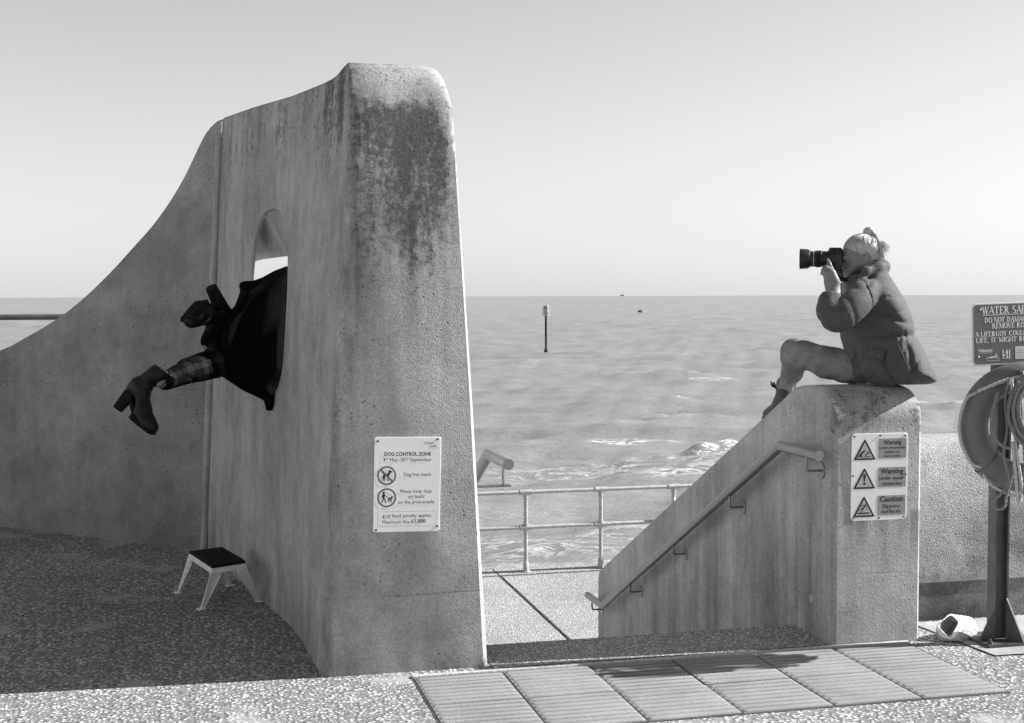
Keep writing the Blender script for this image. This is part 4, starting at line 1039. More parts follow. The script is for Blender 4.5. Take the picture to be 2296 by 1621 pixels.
# ================================================================== PEOPLE
m_skin = NT('skin', .5, .35); _n = m_skin.noise(30, 4); m_skin.set('Base Color', m_skin.mr(_n, .3, .7, .16, .21)); m_skin.set('Subsurface Weight', .08); m_skin.set('Subsurface Radius', (.01, .01, .01)); m_skin.bump(m_skin.noise(220, 3), .00012); m_skin = m_skin.m
def cloth(name, v, weave=900, bump=.00012, nz=.12, sheen=.0, rough=.9, wr=0., spec=.15):
    t = NT(name, rough, spec); a = t.noise(18, 5); b = t.noise(weave, 2)
    t.set('Base Color', t.mul(v, t.mul(t.mr(a, .3, .7, 1-nz, 1+nz), t.mr(b, .3, .7, .88, 1.12)))); h = t.mul(b, bump*.12)
    if wr:
        for sc_w, k in ((9, 1.),):
            r_ = t.m_('ABSOLUTE', t.m_('SUBTRACT', t.noise(1, 2, .5, t.mp((sc_w, sc_w*.8, sc_w*1.5), (sc_w, 2, 1)), .6), .5)); h = t.addm(h, t.mul(t.m_('POWER', t.mr(r_, 0, .13, 0, 1), .5), wr*k))
    t.bump(h, 1.); t.set('Sheen Weight', sheen); return t.m
# ------------------------------------------------------------------ photographer sitting on the pillar
TW = 6.30
def zp(x, y): return ((2080+x/2.8946)/1.2337, (600+y/2.8946)/1.2337)
def hp(x, y): return ((2180+x/6.483)/1.2337, (610+y/6.483)/1.2337)
BK = 1.018
def Z(x, y, t=TW): return pd(*zp(x, y), t*BK)
def Hh(x, y, t=TW): return pd(*hp(x, y), t*BK)
NEARV = -FW                                     # towards the viewer: her left side
seat = Z(1000, 1400); seat[2] = 1.19
wm = thing('person', seat, 'photographer in parka and jeans sitting on the right pillar, looking through a camera', 'person')
hipL, hipR = Z(985, 1245, 6.275), Z(985, 1245, 6.42)
knL, knR = Z(330, 1075, 6.60), Z(345, 1085, 6.76)
anL, anR = Z(262, 1370, 6.74), Z(280, 1370, 6.90)
sh = Z(960, 560); shL, shR = Z(905, 595, 6.18), Z(1010, 590, 6.44)
elL, wrL = Z(690, 820, 6.10), Z(650, 610, 6.17)
elR, wrR = Z(770, 800, 6.50), Z(770, 480, 6.40)
hd = Hh(1310, 560); 
# --- body (head, neck, arms, hands, legs under the clothes) as one skin
lo = np.min([hd-.2, anL-.1, anR-.1, hipR-.2, wrL-.2, Hh(600, 900)-.1], 0); hi = np.max([hd+.2, hipL+.2, hipR+.2, sh+.2, anR+.1, shR+.15], 0)
fb = Field(lo, hi, .005)
hx, hy = cv(1, 0, 0), cv(0, 1, 0)               # picture right / down in her profile plane
tl = .10; hu = unit(-hy*math.cos(tl)+hx*math.sin(tl)); hf = unit(-hx*math.cos(tl)-hy*math.sin(tl)); hs = NEARV   # head up, face direction, side
HA = [hf, hs, hu]
fb.ell(Hh(1330, 545), (.086, .072, .076), HA, .0)                    # cranium
fb.ell(Hh(1160, 735), (.046, .055, .066), HA, .03)                   # face mass
fb.ell(Hh(1100, 640), (.034, .052, .042), HA, .02)                   # brow and cheekbone
fb.cone(Hh(1270, 790, TW-.050), Hh(1090, 955, TW-.016), .018, .016, .03); fb.cone(Hh(1270, 790, TW+.050), Hh(1090, 955, TW+.016), .018, .016, .03)   # jaw
fb.ell(Hh(1062, 975), (.016, .020, .015), HA, .018)                  # chin
fb.cone(Hh(985, 690), Hh(948, 800), .008, .0115, .012); fb.ell(Hh(965, 812, TW-.009), (.009, .008, .007), HA, .007)   # nose
fb.ell(Hh(1022, 690, TW-.040), (.013, .016, .009), HA, .007, True)   # eye hollow
fb.ell(Hh(1030, 698, TW-.034), (.010, .011, .008), HA, .004); fb.cone(Hh(990, 660, TW-.036), Hh(1075, 650, TW-.050), .0055, .0045, .008)
fb.ell(Hh(1022, 880, TW-.006), (.014, .018, .0055), HA, .007); fb.ell(Hh(1035, 925, TW-.006), (.013, .016, .006), HA, .007)    # lips
fb.cone(Hh(1005, 903, TW), Hh(1075, 912, TW-.035), .0036, .0036, .003, True)
ec = Hh(1385, 690, TW-.066)                                          # ear
fb.ell(ec, (.0155, .008, .026), [unit(hf+.25*hu), hs, unit(hu-.25*hf)], .008); fb.ell(ec+NEARV*.009+hf*.002-hu*.002, (.008, .006, .014), HA, .004, True); fb.ell(ec-hu*.022+hf*.004, (.007, .006, .008), HA, .006)
fb.chain([Hh(1330, 720), Hh(1400, 900), Z(985, 500)], [.048, .050, .070], .03)       # neck
fb.chain([shL, elL, wrL], [.050, .043, .030], .03); fb.chain([shR, elR, wrR], [.050, .043, .030], .03)
fb.chain([sh, Z(1040, 800), Z(1040, 1180)], [.06, .07, .08], .05); fb.chain([hipL, knL, anL], [.065, .046, .026], .04); fb.chain([hipR, knR, anR], [.065, .046, .026], .04); fb.cone(shL, shR, .04, .04, .04)
# left hand: palm under the lens, index finger lying up the barrel, the others folded round it
pm = Hh(760, 1010, 6.185)
fb.chain([wrL, Hh(790, 1130, 6.18), Hh(740, 960, 6.185)], [.027, .030, .031], .02, flat=(unit(cv(.35, 0, .9)), .62))
def finger(pts, r0=.0098, r1=.0078):
    n = len(pts); fb.chain(pts, [r0+(r1-r0)*i/(n-1) for i in range(n)], .006)
TB = 6.27
finger([Hh(790, 930, 6.185), Hh(770, 850, 6.195), Hh(738, 765, 6.212), Hh(708, 705, 6.222)])
finger([Hh(730, 930, 6.18), Hh(685, 850, 6.19), Hh(690, 815, 6.225), Hh(715, 800, 6.255)])
finger([Hh(690, 945, 6.182), Hh(625, 885, 6.20), Hh(640, 850, 6.235), Hh(680, 835, 6.262)])
finger([Hh(680, 985, 6.19), Hh(605, 950, 6.215), Hh(615, 905, 6.25), Hh(655, 880, 6.27)], .0088, .007)
finger([Hh(830, 1030, 6.20), Hh(840, 930, 6.245), Hh(800, 860, 6.275), Hh(770, 835, 6.295)], .0115, .0088)
# right hand round the grip on the far side
pr_ = Hh(870, 900, 6.375)
fb.chain([wrR, Hh(900, 960, 6.385), pr_], [.027, .029, .028], .02)
for i, y in enumerate((690, 740, 790, 840)):
    finger([Hh(880, y+90, 6.385), Hh(840, y+40, 6.395), Hh(800, y+15, 6.375), Hh(800, y+10, 6.352)])
finger([Hh(905, 930, 6.37), Hh(930, 860, 6.35), Hh(925, 800, 6.335)], .011, .009)
fb.build('body', m_skin, wm, 2)
# --- jacket
m_jkt = cloth('parka_cotton', .072, 700, .0012, .10, wr=.0018, sheen=.06, rough=.75, spec=.2)
lo = np.min([Z(520, 640, 6.0), Z(680, 1420, 6.55), Z(1500, 1400, 6.1), Z(860, 380, 6.5), shR-.1, elR-.1], 0)-.03; hi = np.max([Z(520, 640, 6.0), Z(680, 1420, 6.55), Z(1500, 1400, 6.1), Z(1500, 1400, 6.55), Z(860, 380, 6.5), shR+.1], 0)+.05
fj = Field(lo, hi, .006)
side = unit(FW)
def torso(x0, x1, y, w, k=.05, t=TW):           # ellipse slice between picture columns x0..x1
    return (Z(x0, y, t), Z(x1, y, t), w)
JP = [(775, 505), (840, 462), (905, 425), (965, 398), (1035, 388), (1085, 440), (1160, 560), (1240, 690), (1290, 830), (1305, 905), (1302, 945), (1335, 985), (1385, 1085), (1435, 1185), (1483, 1318), (1300, 1362), (1100, 1400), (945, 1400), (905, 1372), (785, 1308), (772, 1200), (745, 1100), (722, 1020), (700, 925), (722, 800), (735, 700), (745, 600)]
TJ = TW*BK
def plane2(P):
    q = P-EYE.astype(np.float32); t = q@FW.astype(np.float32); return (q@RT.astype(np.float32))/t*TJ, (q@UP.astype(np.float32))/t*TJ, t
def zinv(X, Y): return ((X/TJ*FPX+IW/2)*1.2337-2080)*2.8946, ((IH/2-Y/TJ*FPX)*1.2337-600)*2.8946
PJ = np.array([[(zp(x, y)[0]-IW/2)/FPX*TJ, (IH/2-zp(x, y)[1])/FPX*TJ] for x, y in JP])
PJ = spline([(a, b, 0) for a, b in PJ], 2, True)[:, :2]
def poly_d(X, Y, PW):
    d = np.full(X.shape, 1e9, np.float32); sgn = np.ones(X.shape, np.float32); n = len(PW)
    for i in range(n):
        a, b = PW[i], PW[(i-1) % n]; ex, ey = b-a; wx, wy = X-a[0], Y-a[1]
        h = np.clip((wx*ex+wy*ey)/(ex*ex+ey*ey+1e-12), 0, 1); d = np.minimum(d, (wx-ex*h)**2+(wy-ey*h)**2)
        c1 = Y >= a[1]; c2 = Y < b[1]; c3 = ex*wy > ey*wx
        sgn = np.where((c1 & c2 & c3) | (~c1 & ~c2 & ~c3), -sgn, sgn)
    return sgn*np.sqrt(d)
def jacket(P):
    X, Y, t = plane2(P); zx, zy = zinv(X, Y); d2 = poly_d(X, Y, PJ.astype(np.float32))
    W_ = np.interp(zy, [380, 470, 560, 650, 800, 950, 1100, 1250, 1400], [.07, .11, .155, .165, .160, .158, .180, .200, .205]).astype(np.float32)
    prof_ = np.sqrt(np.clip(-d2/.105, 0, 1)*(2-np.clip(-d2/.105, 0, 1)))
    cr = lambda x, p=3: (1-np.abs(np.sin(x)))**p
    g = lambda x, y, sx, sy: np.exp(-((zx-x)/sx)**2-((zy-y)/sy)**2)
    fold = .020*cr((zy-760-.34*(zx-1000)+14*np.sin(zx/40))/62)*g(1130, 780, 190, 150)+.014*cr((zy-700+.18*(zx-1000))/44+1)*g(1090, 680, 150, 110)
    fold += .012*np.exp(-((zy-945-.02*(zx-1100))/20)**2)*np.clip((zx-900)/150, 0, 1)
    fold += .012*cr((zx+8*np.sin(zy/16))/15, 2)*g(1210, 960, 130, 60)
    lo_ = np.clip((zy-985)/110, 0, 1)
    fold += .022*lo_*cr((zx-1000-(zy-1000)*.42+16*np.sin(zy/60))/68)+.012*lo_*cr((zx-1000+(zy-1000)*.55)/47+.7, 4)
    fold += .010*cr((zx-(zy-1000)*-.25)/36+1.1, 4)*g(830, 1180, 90, 160)
    half = W_*prof_-fold*np.clip(prof_*1.4-.2, 0, 1)
    Xc = np.interp(zy, [400, 600, 900, 1100, 1300], [(zp(x, 0)[0]-IW/2)/FPX*TJ for x in (960, 985, 1010, 1050, 1120)]).astype(np.float32)
    t0 = TJ-.42*(X-Xc)
    return np.maximum(d2, (np.abs(t-t0)-half)*.62)
sl_, P = fj._sub(fj.lo, fj.lo+fj.h*fj.n, 0); fj.D[sl_] = jacket(P)
fj.chain(spline([shL+A3(0, 0, -.004), Z(835, 690, 6.12), Z(745, 775, 6.09), Z(672, 815, 6.09), Z(622, 765, 6.115), Z(622, 700, 6.145), Z(648, 655, 6.165)], 3), np.interp(np.linspace(0, 6, 19), range(7), [.066, .063, .060, .056, .053, .050, .050]), .022)          # left sleeve
fj.chain([Z(612, 702, 6.148), Z(668, 672, 6.160)], [.046, .047], .010)      # turned-back cuff
fj.chain([shR, Z(850, 680, 6.50), elR], [.075, .066, .060], .04); fj.chain([elR, Z(775, 620, 6.45)], [.058, .050], .03)
fj.chain([Z(800, 500, 6.20), Z(905, 440, 6.215), Z(1010, 408, 6.25), Z(1045, 400, TW), Z(1010, 400, 6.38), Z(905, 430, 6.40), Z(800, 500, 6.40)], [.020, .023, .026, .03, .026, .023, .020], .025)   # collar
fj.cone(Z(655, 600, 6.172), Z(665, 480, 6.18), .052, .05, .0, True)      # open cuff
hemA, hemB, hemC = Z(780, 1315), Z(930, 1385), Z(1480, 1325)
fj.half((seat[0], seat[1], 1.197), (0, 0, -1))
nf = unit(np.cross(hemB-hemA, side)); nf = nf if np.dot(nf, -hx+hy) > 0 else -nf
fj.half(hemA+hx*.0, nf, Z(650, 1200, 6.0)-A3(.05, .05, .05), Z(950, 1420, 6.6)+A3(.05, .05, .05)) if False else None
px_ = lambda P: (((P-EYE.astype(np.float32))@RT.astype(np.float32))/((P-EYE.astype(np.float32))@FW.astype(np.float32))*FPX+IW/2, IH/2-((P-EYE.astype(np.float32))@UP.astype(np.float32))/((P-EYE.astype(np.float32))@FW.astype(np.float32))*FPX)
c0_ = Z(1000, 900)
def folds(P):
    q = P-c0_.astype(np.float32); u = q@RT.astype(np.float32); v = -(q@UP.astype(np.float32)); w = q@FW.astype(np.float32)
    arm = np.clip((-u-.03)/.05, 0, 1)*np.clip((.02-v)/.05, 0, 1)
    cr = lambda x, p=4: (1-np.abs(np.sin(x)))**p
    return .007*arm*cr(17*(u*.55+v*.85)+1.4*np.sin(15*u)+2, 3)+.004*arm*cr(29*(u*.9-v*.3)+1, 4)
fj.warp(folds); fj.build('jacket', m_jkt, wm, 1)
jk = bpy.data.objects[[o.name for o in wm.children if o.name.startswith('jacket')][0]]
# pocket flap, shoulder seam, waist channel and back seam as stitched pieces
def surf_at(x, y, off=.004):
    dg = bpy.context.evaluated_depsgraph_get(); d = Vector(ray(*zp(x, y))).normalized()
    ok, loc, nor, idx = jk.ray_cast(Vector(EYE-ORG[jk.name]), d)
    return (np.array(loc)+ORG[jk.name]+np.array(nor)*off) if ok else Z(x, y, 6.12)
bpy.context.view_layer.update()
m_seam = cloth('parka_seam', .08, 700, .001, sheen=.1)
def seam(pts, r, name='seam'):
    P = spline([surf_at(*p, off=r*.4) for p in pts], 6); V, Fc = tube_mesh(P, r, 6); part(name, V, Fc, m_seam, jk, 60)
seam([(850, 480), (880, 500), (925, 550), (950, 610), (965, 650)], .0024); seam([(965, 660), (960, 720), (930, 780)], .002)
seam([(1110, 945), (1160, 940), (1220, 930), (1290, 935)], .003, 'waist_channel'); seam([(1130, 960), (1180, 1050), (1225, 1150), (1255, 1240), (1275, 1330)], .0026)
seam([(745, 1100), (775, 1190), (785, 1290)], .002)
fl = [surf_at(x, y, .006) for x, y in ((905, 1078), (955, 1070), (1010, 1066), (1062, 1064))]+[surf_at(x, y, .007) for x, y in ((1068, 1135), (1020, 1140), (970, 1135), (925, 1120))]
V = fl+[p+NEARV*.004 for p in fl]; fix_normals(part('pocket_flap', V, [list(range(8)), list(range(8, 16))]+[[i, (i+1) % 8, 8+(i+1) % 8, 8+i] for i in range(8)], m_jkt, jk))
p = surf_at(1012, 1118, .012); MB().disc(p, NEARV, .006, .004, 12).build('button', m_screw, jk)
# --- jeans
m_jean = NT('denim', .9, .15); _a = m_jean.noise(12, 5); _w = m_jean.noise(1, 2, .5, m_jean.mp((900, 900, 250))); m_jean.set('Base Color', m_jean.mul(.19, m_jean.mul(m_jean.mr(_a, .3, .7, .75, 1.25), m_jean.mr(_w, .3, .7, .8, 1.2)))); m_jean.bump(_w, .0001); m_jean = m_jean.m
lo = np.min([knL-.1, anL-.06, hipL-.14, hipR-.14, anR-.06], 0); hi = np.max([knR+.1, hipL+.14, hipR+.14, anR+.06], 0)
fp = Field(lo, hi, .006)
for h_, k_n, a_, tt in ((hipL, knL, anL, 0), (hipR, knR, anR, .16)):
    mid = Z(600, 1165, 6.42+tt)
    fp.chain([h_+A3(0, 0, -.005), mid, Z(420, 1105, 6.54+tt), k_n], [.080, .074, .066, .060], .03)
    fp.chain([k_n+A3(0, 0, .002), Z(322, 1130, 6.62+tt), Z(322, 1240, 6.67+tt), a_+A3(0, 0, .004)], [.058, .052, .051, .041], .025)
fp.cone(hipL+hx*.03, hipR+hx*.03, .085, .085, .04); fp.half((seat[0], seat[1], 1.192), (0, 0, -1), Z(560, 1340, 6.1)-.1, Z(1200, 1500, 6.6)+.1)
def jf(P):
    q = P-knL.astype(np.float32); u = q@RT.astype(np.float32); v = -(q@UP.astype(np.float32)); w = q@FW.astype(np.float32)
    kn = np.exp(-((u-.04)**2+(v-.04)**2)/.004); hi_ = np.clip((u-.12)/.08, 0, 1); an_ = np.clip((v-.12)/.05, 0, 1)
    return .004*kn*np.sin(120*(u+v*.3))+.0045*hi_*np.sin(75*(u*.9-v*.5)+8*w)+.004*an_*np.sin(110*(v+.4*u))+.0012*np.sin(60*u+40*v)
fp.warp(jf); fp.build('jeans', m_jean, wm, 1)
jn = [o for o in wm.children if o.name.startswith('jeans')][0]
bpy.context.view_layer.update()
def surf_j(x, y, off):
    d = Vector(ray(*zp(x, y))).normalized(); ok, loc, nor, idx = jn.ray_cast(Vector(EYE-ORG[jn.name]), d)
    return (np.array(loc)+ORG[jn.name]+np.array(nor)*off) if ok else None
P = [surf_j(x, y, .0005) for x, y in ((285, 1075), (340, 1066), (420, 1085), (520, 1110), (620, 1135), (690, 1150))]; P = [p for p in P if p is not None]
if len(P) > 2: V, Fc = tube_mesh(spline(P, 6), .0011, 6); part('side_seam', V, Fc, cloth('denim_stitch', .34), jn, 60)
# --- boots (photographer): foot on the sloping wall top
m_leath = plain('boot_leather', .05, .42, .4, nz=.2, nscale=30, bump=.002)
slope_z = lambda Y: 1.146-(Y-6.05)*.4835
for a_, nm in ((anL, 0), (anR, 1)):
    toe_d = unit(A3(-.30, .95, -.459)); up_ = unit(A3(0, .4353, .9003)); sd = np.cross(toe_d, up_)
    base = a_.copy(); base[0] = max(base[0]-.01, XL+.075+.15*nm); base[2] = slope_z(base[1])+.004
    fbt = Field(base-.22, base+.22, .005)
    fbt.chain([base+up_*.035-toe_d*.05, base+up_*.042, base+up_*.034+toe_d*.11], [.034, .040, .030], .02, flat=(up_, .85)); fbt.chain([base+up_*.06-toe_d*.02, a_+A3(0, 0, .02)], [.040, .044], .03)
    fbt.box(base+toe_d*.025+up_*.010, (.105, .038, .012), [toe_d, sd, up_], .008, .006); fbt.half(base, -up_)
    bt = fbt.build('boot', m_leath, wm, 1)
    mb = MB()
    for s in (0, 1): mb.tube(spline([a_-hx*.036+hy*(.0+.006*s), a_-hx*(.058+.008*s)-hy*.01, a_-hx*(.070)-hy*(.02+.012*s), a_-hx*(.052)-hy*.002, a_-hx*.036+hy*.004], 6), .0028, 6)
    mb.build('lace', m_black, bt)
# --- hair: close cap plus strands drawn up to a knot and a blown ponytail
m_hair = NT('blonde_hair', .45, .4); _n = m_hair.noise(60, 3); m_hair.set('Base Color', m_hair.mr(_n, .3, .7, .30, .46)); m_hair = m_hair.m
fh = Field(hd-.2, hd+.2, .0055)
fh.ell(Hh(1335, 540), (.091, .078, .081), HA, 0); fh.cone(Hh(1480, 590), Hh(1530, 690), .050, .034, .03)
fh.half(Hh(1010, 560), unit(hf*.80-hu*.60)); fh.half(Hh(1240, 640), unit(hf*.35-hu*.94), Hh(900, 500)-.2, Hh(1330, 900)+.2)
fh.half(Hh(1500, 735), -hu)
fh.ell(ec+NEARV*.0, (.022, .03, .032), HA, .004, True)
def hw(P):
    q = P-Hh(1470, 300).astype(np.float32); a = np.arctan2(q@hu.astype(np.float32), q@hf.astype(np.float32)); b = q@hs.astype(np.float32)
    return .0016*np.sin(90*a+14*np.sin(60*b))+.0012*np.sin(420*b)
fh.warp(hw); hair = fh.build('hair', m_hair, wm, 1)
kn = Hh(1450, 235)
fk = Field(kn-.08, kn+.08, .0035); fk.ell(Hh(1445, 225), (.028, .026, .031), HA, .0); fk.cone(Hh(1420, 285), Hh(1460, 215), .018, .022, .012); fk.warp(lambda P: .0012*np.sin(300*((P-kn.astype(np.float32))@(hf+hu*.6).astype(np.float32)))); fk.build('bun', m_hair, hair, 1)
rnd = np.random.default_rng(21); mb = MB()
for k in range(520):                                    # ponytail blown back
    s = rnd.random(); a_, b_, c_ = rnd.normal(size=3)*.8; e_ = rnd.normal()*.5
    p0 = Hh(1490+a_*18, 195+b_*26, TW+c_*.012); p1 = Hh(1565+35*s+a_*16, 300+120*s+b_*26, TW+c_*.024)
    if s < .68: p2 = Hh(1655+a_*20, 460+120*s+b_*30, TW-.02+c_*.036); p3 = Hh(1675+a_*28+e_*30, 600+190*s+b_*36, TW-.02+c_*.042)
    else: p2 = Hh(1670+70*(s-.6)+a_*22, 420+b_*34, TW+c_*.034); p3 = Hh(1720+300*(s-.68)+e_*30, 500+b_*60+e_*20, TW+c_*.045)
    mb.tube(spline([p0, p1, p2, p3], 5), np.linspace(.0013, .0005, 16), 4)
mb.build('ponytail', m_hair, hair, 60, kind='stuff')
mb = MB()
for k in range(420):                                    # strands over the cap, drawn back from the hairline
    a = rnd.uniform(-.2, 2.6); sd_ = rnd.uniform(-.95, .95)
    def on(f):
        th = a*(1-f)+1.80*f; s_ = sd_*(1-f*.8); c_ = math.sqrt(max(1-s_*s_, 0)); r = 1.005+.015*rnd.random()
        return Hh(1335, 540)+hf*(.091*r*c_*math.cos(th))+hu*(.081*r*c_*math.sin(th))+hs*(.078*r*s_)
    P = [on(f) for f in np.linspace(0, .96, 7)]
    if np.dot(P[0]-Hh(1010, 560), unit(hf*.80-hu*.60)) > .004 or np.dot(P[0]-Hh(1240, 640), unit(hf*.35-hu*.94)) > .01: continue
    mb.tube(spline(P, 3), .0009, 4)
for k in range(60):
    p0 = Hh(1320+rnd.normal()*40, 560+rnd.normal()*20, TW-.070); P = [p0, Hh(1460, 540+rnd.normal()*20, TW-.072), Hh(1570+rnd.normal()*15, 530+rnd.normal()*25, TW-.055), Hh(1625+rnd.normal()*20, 620+rnd.normal()*40, TW-.05)]
    mb.tube(spline(P, 4), .0014, 4)
mb.build('strands', m_hair, hair, 60, kind='stuff')

# ------------------------------------------------------------------ her camera
m_cam = plain('camera_black', .012, .38, .45, nz=.2, nscale=80); m_rub = plain('camera_rubber', .010, .75, .2)
lc = Hh(560, 690); cam_ = thing('photo_camera', Hh(840, 960), 'black camera with long lens and hood held to her eye', 'camera')
la = unit(-hx); 
def lp_(x): return Hh(x, 688, TW+(690-x)/8*.0021*.24)
mb = MB(); mb.tube([lp_(720), lp_(650), lp_(600), lp_(595), lp_(480), lp_(475), lp_(400)], [.036, .0375, .0375, .0395, .0395, .0375, .0375], 28); lens = mb.build('lens', m_cam, cam_, 40)
mb = MB(); mb.tube([lp_(505), lp_(580)], .0405, 28); V = np.array(mb.V); mb.build('zoom_ring', m_rub, lens, 40)
mb = MB(); mb.tube([lp_(452), lp_(462)], .0388, 28); mb.build('marking_band', m_pale, lens, 40)
V, Fc = tube_mesh([lp_(395), lp_(350), lp_(210), lp_(205), lp_(215), lp_(340)], [.040, .047, .049, .0475, .0455, .043], 28, caps=False); part('hood', V, Fc, m_cam, lens, 40)
mb = MB(); mb.disc(lp_(345), la, .036, .004, 24); mb.build('front_glass', plain('coated_glass', .01, .08, .6), lens)
bd = Field(Hh(690, 420)-.12, Hh(930, 980)+.12, .004); BX = [unit(hx), unit(side), unit(-UP)]
bd.box(Hh(840, 760, TW+.02), (.020, .066, .047), BX, .012, 0); bd.box(Hh(810, 760, TW+.075), (.034, .018, .045), BX, .014, .012)
bd.ell(Hh(835, 560), (.030, .034, .036), BX, .012); bd.box(Hh(880, 575), (.022, .022, .020), BX, .006, .006); bd.cone(lp_(690), lp_(760), .036, .040, .01)
bd.box(Hh(872, 455), (.010, .008, .013), [unit(hx*.8-hy*.6), side, unit(hx*.6+hy*.8)], .003, .003); bd.box(Hh(925, 610), (.010, .020, .014), BX, .005, .003)
bd.build('camera_body', m_cam, cam_, 1)
m_strap = cloth('strap_webbing', .022, 500, .001, .3)
def ribbon(P, w, nrm, name, mat, parent, th=.0016):
    P = np.array(P); V = []; Fc = []
    for i, p in enumerate(P):
        t_ = unit(P[min(i+1, len(P)-1)]-P[max(i-1, 0)]); b = unit(np.cross(t_, nrm)); b = b*w/2; n_ = unit(np.cross(b, t_))*th/2
        V += [p-b-n_, p+b-n_, p+b+n_, p-b+n_]
    for i in range(len(P)-1):
        for k in range(4): Fc.append([i*4+k, i*4+(k+1) % 4, (i+1)*4+(k+1) % 4, (i+1)*4+k])
    return part(name, V, Fc, mat, parent, 60)
ribbon(spline([Hh(800, 760, TW-.055), Hh(815, 860, TW-.075), Hh(850, 970, TW-.085), Hh(925, 1030, TW-.08), Hh(1060, 1055, TW-.07), Hh(1180, 960, TW-.105), Hh(1330, 880, TW-.105), Hh(1480, 830, TW-.09), Hh(1600, 800, TW-.05), Hh(1650, 840, TW), Hh(1600, 840, TW+.06)], 8), .020, NEARV+A3(0, 0, .4), 'neck_strap', m_strap, cam_)
ribbon(spline([Hh(940, 1120, TW-.02), Hh(935, 1250, TW-.02), Hh(940, 1350, TW-.01)], 6), .010, NEARV, 'strap_end', m_strap, cam_)
# ------------------------------------------------------------------ person diving through the arch
m_coat = cloth('black_wool', .0032, 500, .001, .3, spec=.02); m_tr = NT('plaid_trouser', .95, .04); m_bt = plain('black_boot_leather', .006, .42, .25, nz=.3, nscale=40, bump=.0012); m_sole = plain('black_rubber_sole', .008, .75, .15, nz=.3, nscale=60)
def q2(x, y): return ((280+x/3.0018)/1.2337, (700+y/3.0018)/1.2337)
def Q(x, y, t=6.85): return pd(*q2(x, y), t)
base_ = Q(1150, 900); base_[2] = 0
dv = thing('person', Q(1420, 1280, 6.95), 'person in black coat, plaid trousers and heeled boots diving through the arched opening', 'person')
# body: one skin from head to ankles
hpA, hpB = Q(1210, 800, 6.92), Q(1210, 720, 7.04)
knA, anA = Q(1060, 870, 6.84), Q(500, 1062, 6.50)
knB, anB = Q(915, 745, 6.98), Q(955, 520, 6.90)
ch = Q(1560, 560, 7.15)+A3(.28, .0, -.06)
fd = Field(np.min([anA, anB, ch, hpA], 0)-.25, np.max([anA, anB, ch, hpB], 0)+.35, .009)
fd.chain([(hpA+hpB)/2, Q(1400, 640, 7.05), ch], [.13, .12, .15], .05); fd.chain([hpA, knA, anA], [.085, .058, .036], .04); fd.chain([hpB, knB, anB], [.080, .042, .034], .04)
fd.chain([ch, ch+A3(.2, .02, .02)], [.06, .055], .03); fd.ell(ch+A3(.32, .02, .03), (.10, .075, .11), None, .02)
fd.chain([ch+A3(.05, -.14, 0), ch+A3(.28, -.20, -.15), ch+A3(.45, -.12, -.10)], [.055, .045, .032], .03); fd.chain([ch+A3(.05, .14, 0), ch+A3(.28, .24, -.15), ch+A3(.48, .2, -.1)], [.055, .045, .032], .03)
fd.build('body', m_skin, dv, 2)
# coat
pts = []
fc = Field(np.min([Q(980, 100, 6.6), Q(1560, 1320, 7.3), Q(1560, 100, 7.3), Q(980, 1320, 6.6)], 0)-.05, np.max([Q(980, 100, 6.6), Q(1560, 1320, 7.3), Q(1560, 100, 7.3), Q(980, 1320, 6.6)], 0)+.08, .007)
cz = unit(FW); T0 = 6.90
def slc(x0, x1, y, w, t=T0): a, b = Q(x0, y, t), Q(x1, y, t); return (a+b)/2, np.linalg.norm(a-b)/2, w
PL = [(1165, 250), (1200, 236), (1280, 232), (1350, 205), (1440, 150), (1530, 115), (1640, 90), (1660, 300), (1640, 600), (1620, 1000), (1520, 1130), (1492, 1296), (1380, 1310), (1362, 1222), (1180, 1132), (1040, 1036), (995, 1010), (1000, 700), (1035, 560), (1130, 440), (1170, 320), (1158, 280)]
PW = np.array([((Q(x, y, T0)-EYE)@RT/((Q(x, y, T0)-EYE)@FW), ((Q(x, y, T0)-EYE)@UP)/((Q(x, y, T0)-EYE)@FW)) for x, y in PL])*T0
def coat(P):
    q = P-EYE.astype(np.float32); t = q@FW.astype(np.float32); X = (q@RT.astype(np.float32)); Y = (q@UP.astype(np.float32))
    d = np.full(X.shape, 1e9, np.float32); sgn = np.ones(X.shape, np.float32); n = len(PW)
    for i in range(n):
        a, b = PW[i], PW[(i-1) % n]; ex, ey = b-a; wx, wy = X-a[0], Y-a[1]
        h = np.clip((wx*ex+wy*ey)/(ex*ex+ey*ey), 0, 1); d = np.minimum(d, (wx-ex*h)**2+(wy-ey*h)**2)
        c1 = Y >= a[1]; c2 = Y < b[1]; c3 = ex*wy > ey*wx
        sgn = np.where((c1 & c2 & c3) | (~c1 & ~c2 & ~c3), -sgn, sgn)
    d2 = sgn*np.sqrt(d)
    dr = np.minimum(np.abs(d2), 9.)
    hem = np.clip((X-PW[17][0])/.16, 0, 1); rim = np.clip((-d2)/.07, 0, 1)**.5; midy = np.clip(1-np.abs(Y-(PW[16][1]+PW[18][1])/2)/.16, 0, 1)**.35
    u = (X-PW[0][0])/.45; v = Y
    half = .17+.03*np.sin(9*v+3*u)+.018*np.sin(21*X+8*Y)+.010*np.sin(46*X-17*Y)
    half = half*np.maximum(np.maximum(rim, .30), .8*midy*(1-hem))
    dz = np.abs(t-T0-.06*(u-.3))-half
    return np.maximum(d2, dz*.6)
sl_, P = fc._sub(fc.lo, fc.lo+fc.h*fc.n, 0); fc.D[sl_] = coat(P)
# keep clear of the wall around the opening (cloth lies against it)
wn_ = unit(A3(-1, -.1431, .06)); sl_, P = fc._sub(fc.lo, fc.lo+fc.h*fc.n, 0)
fc.build('coat', m_coat, dv, 2)
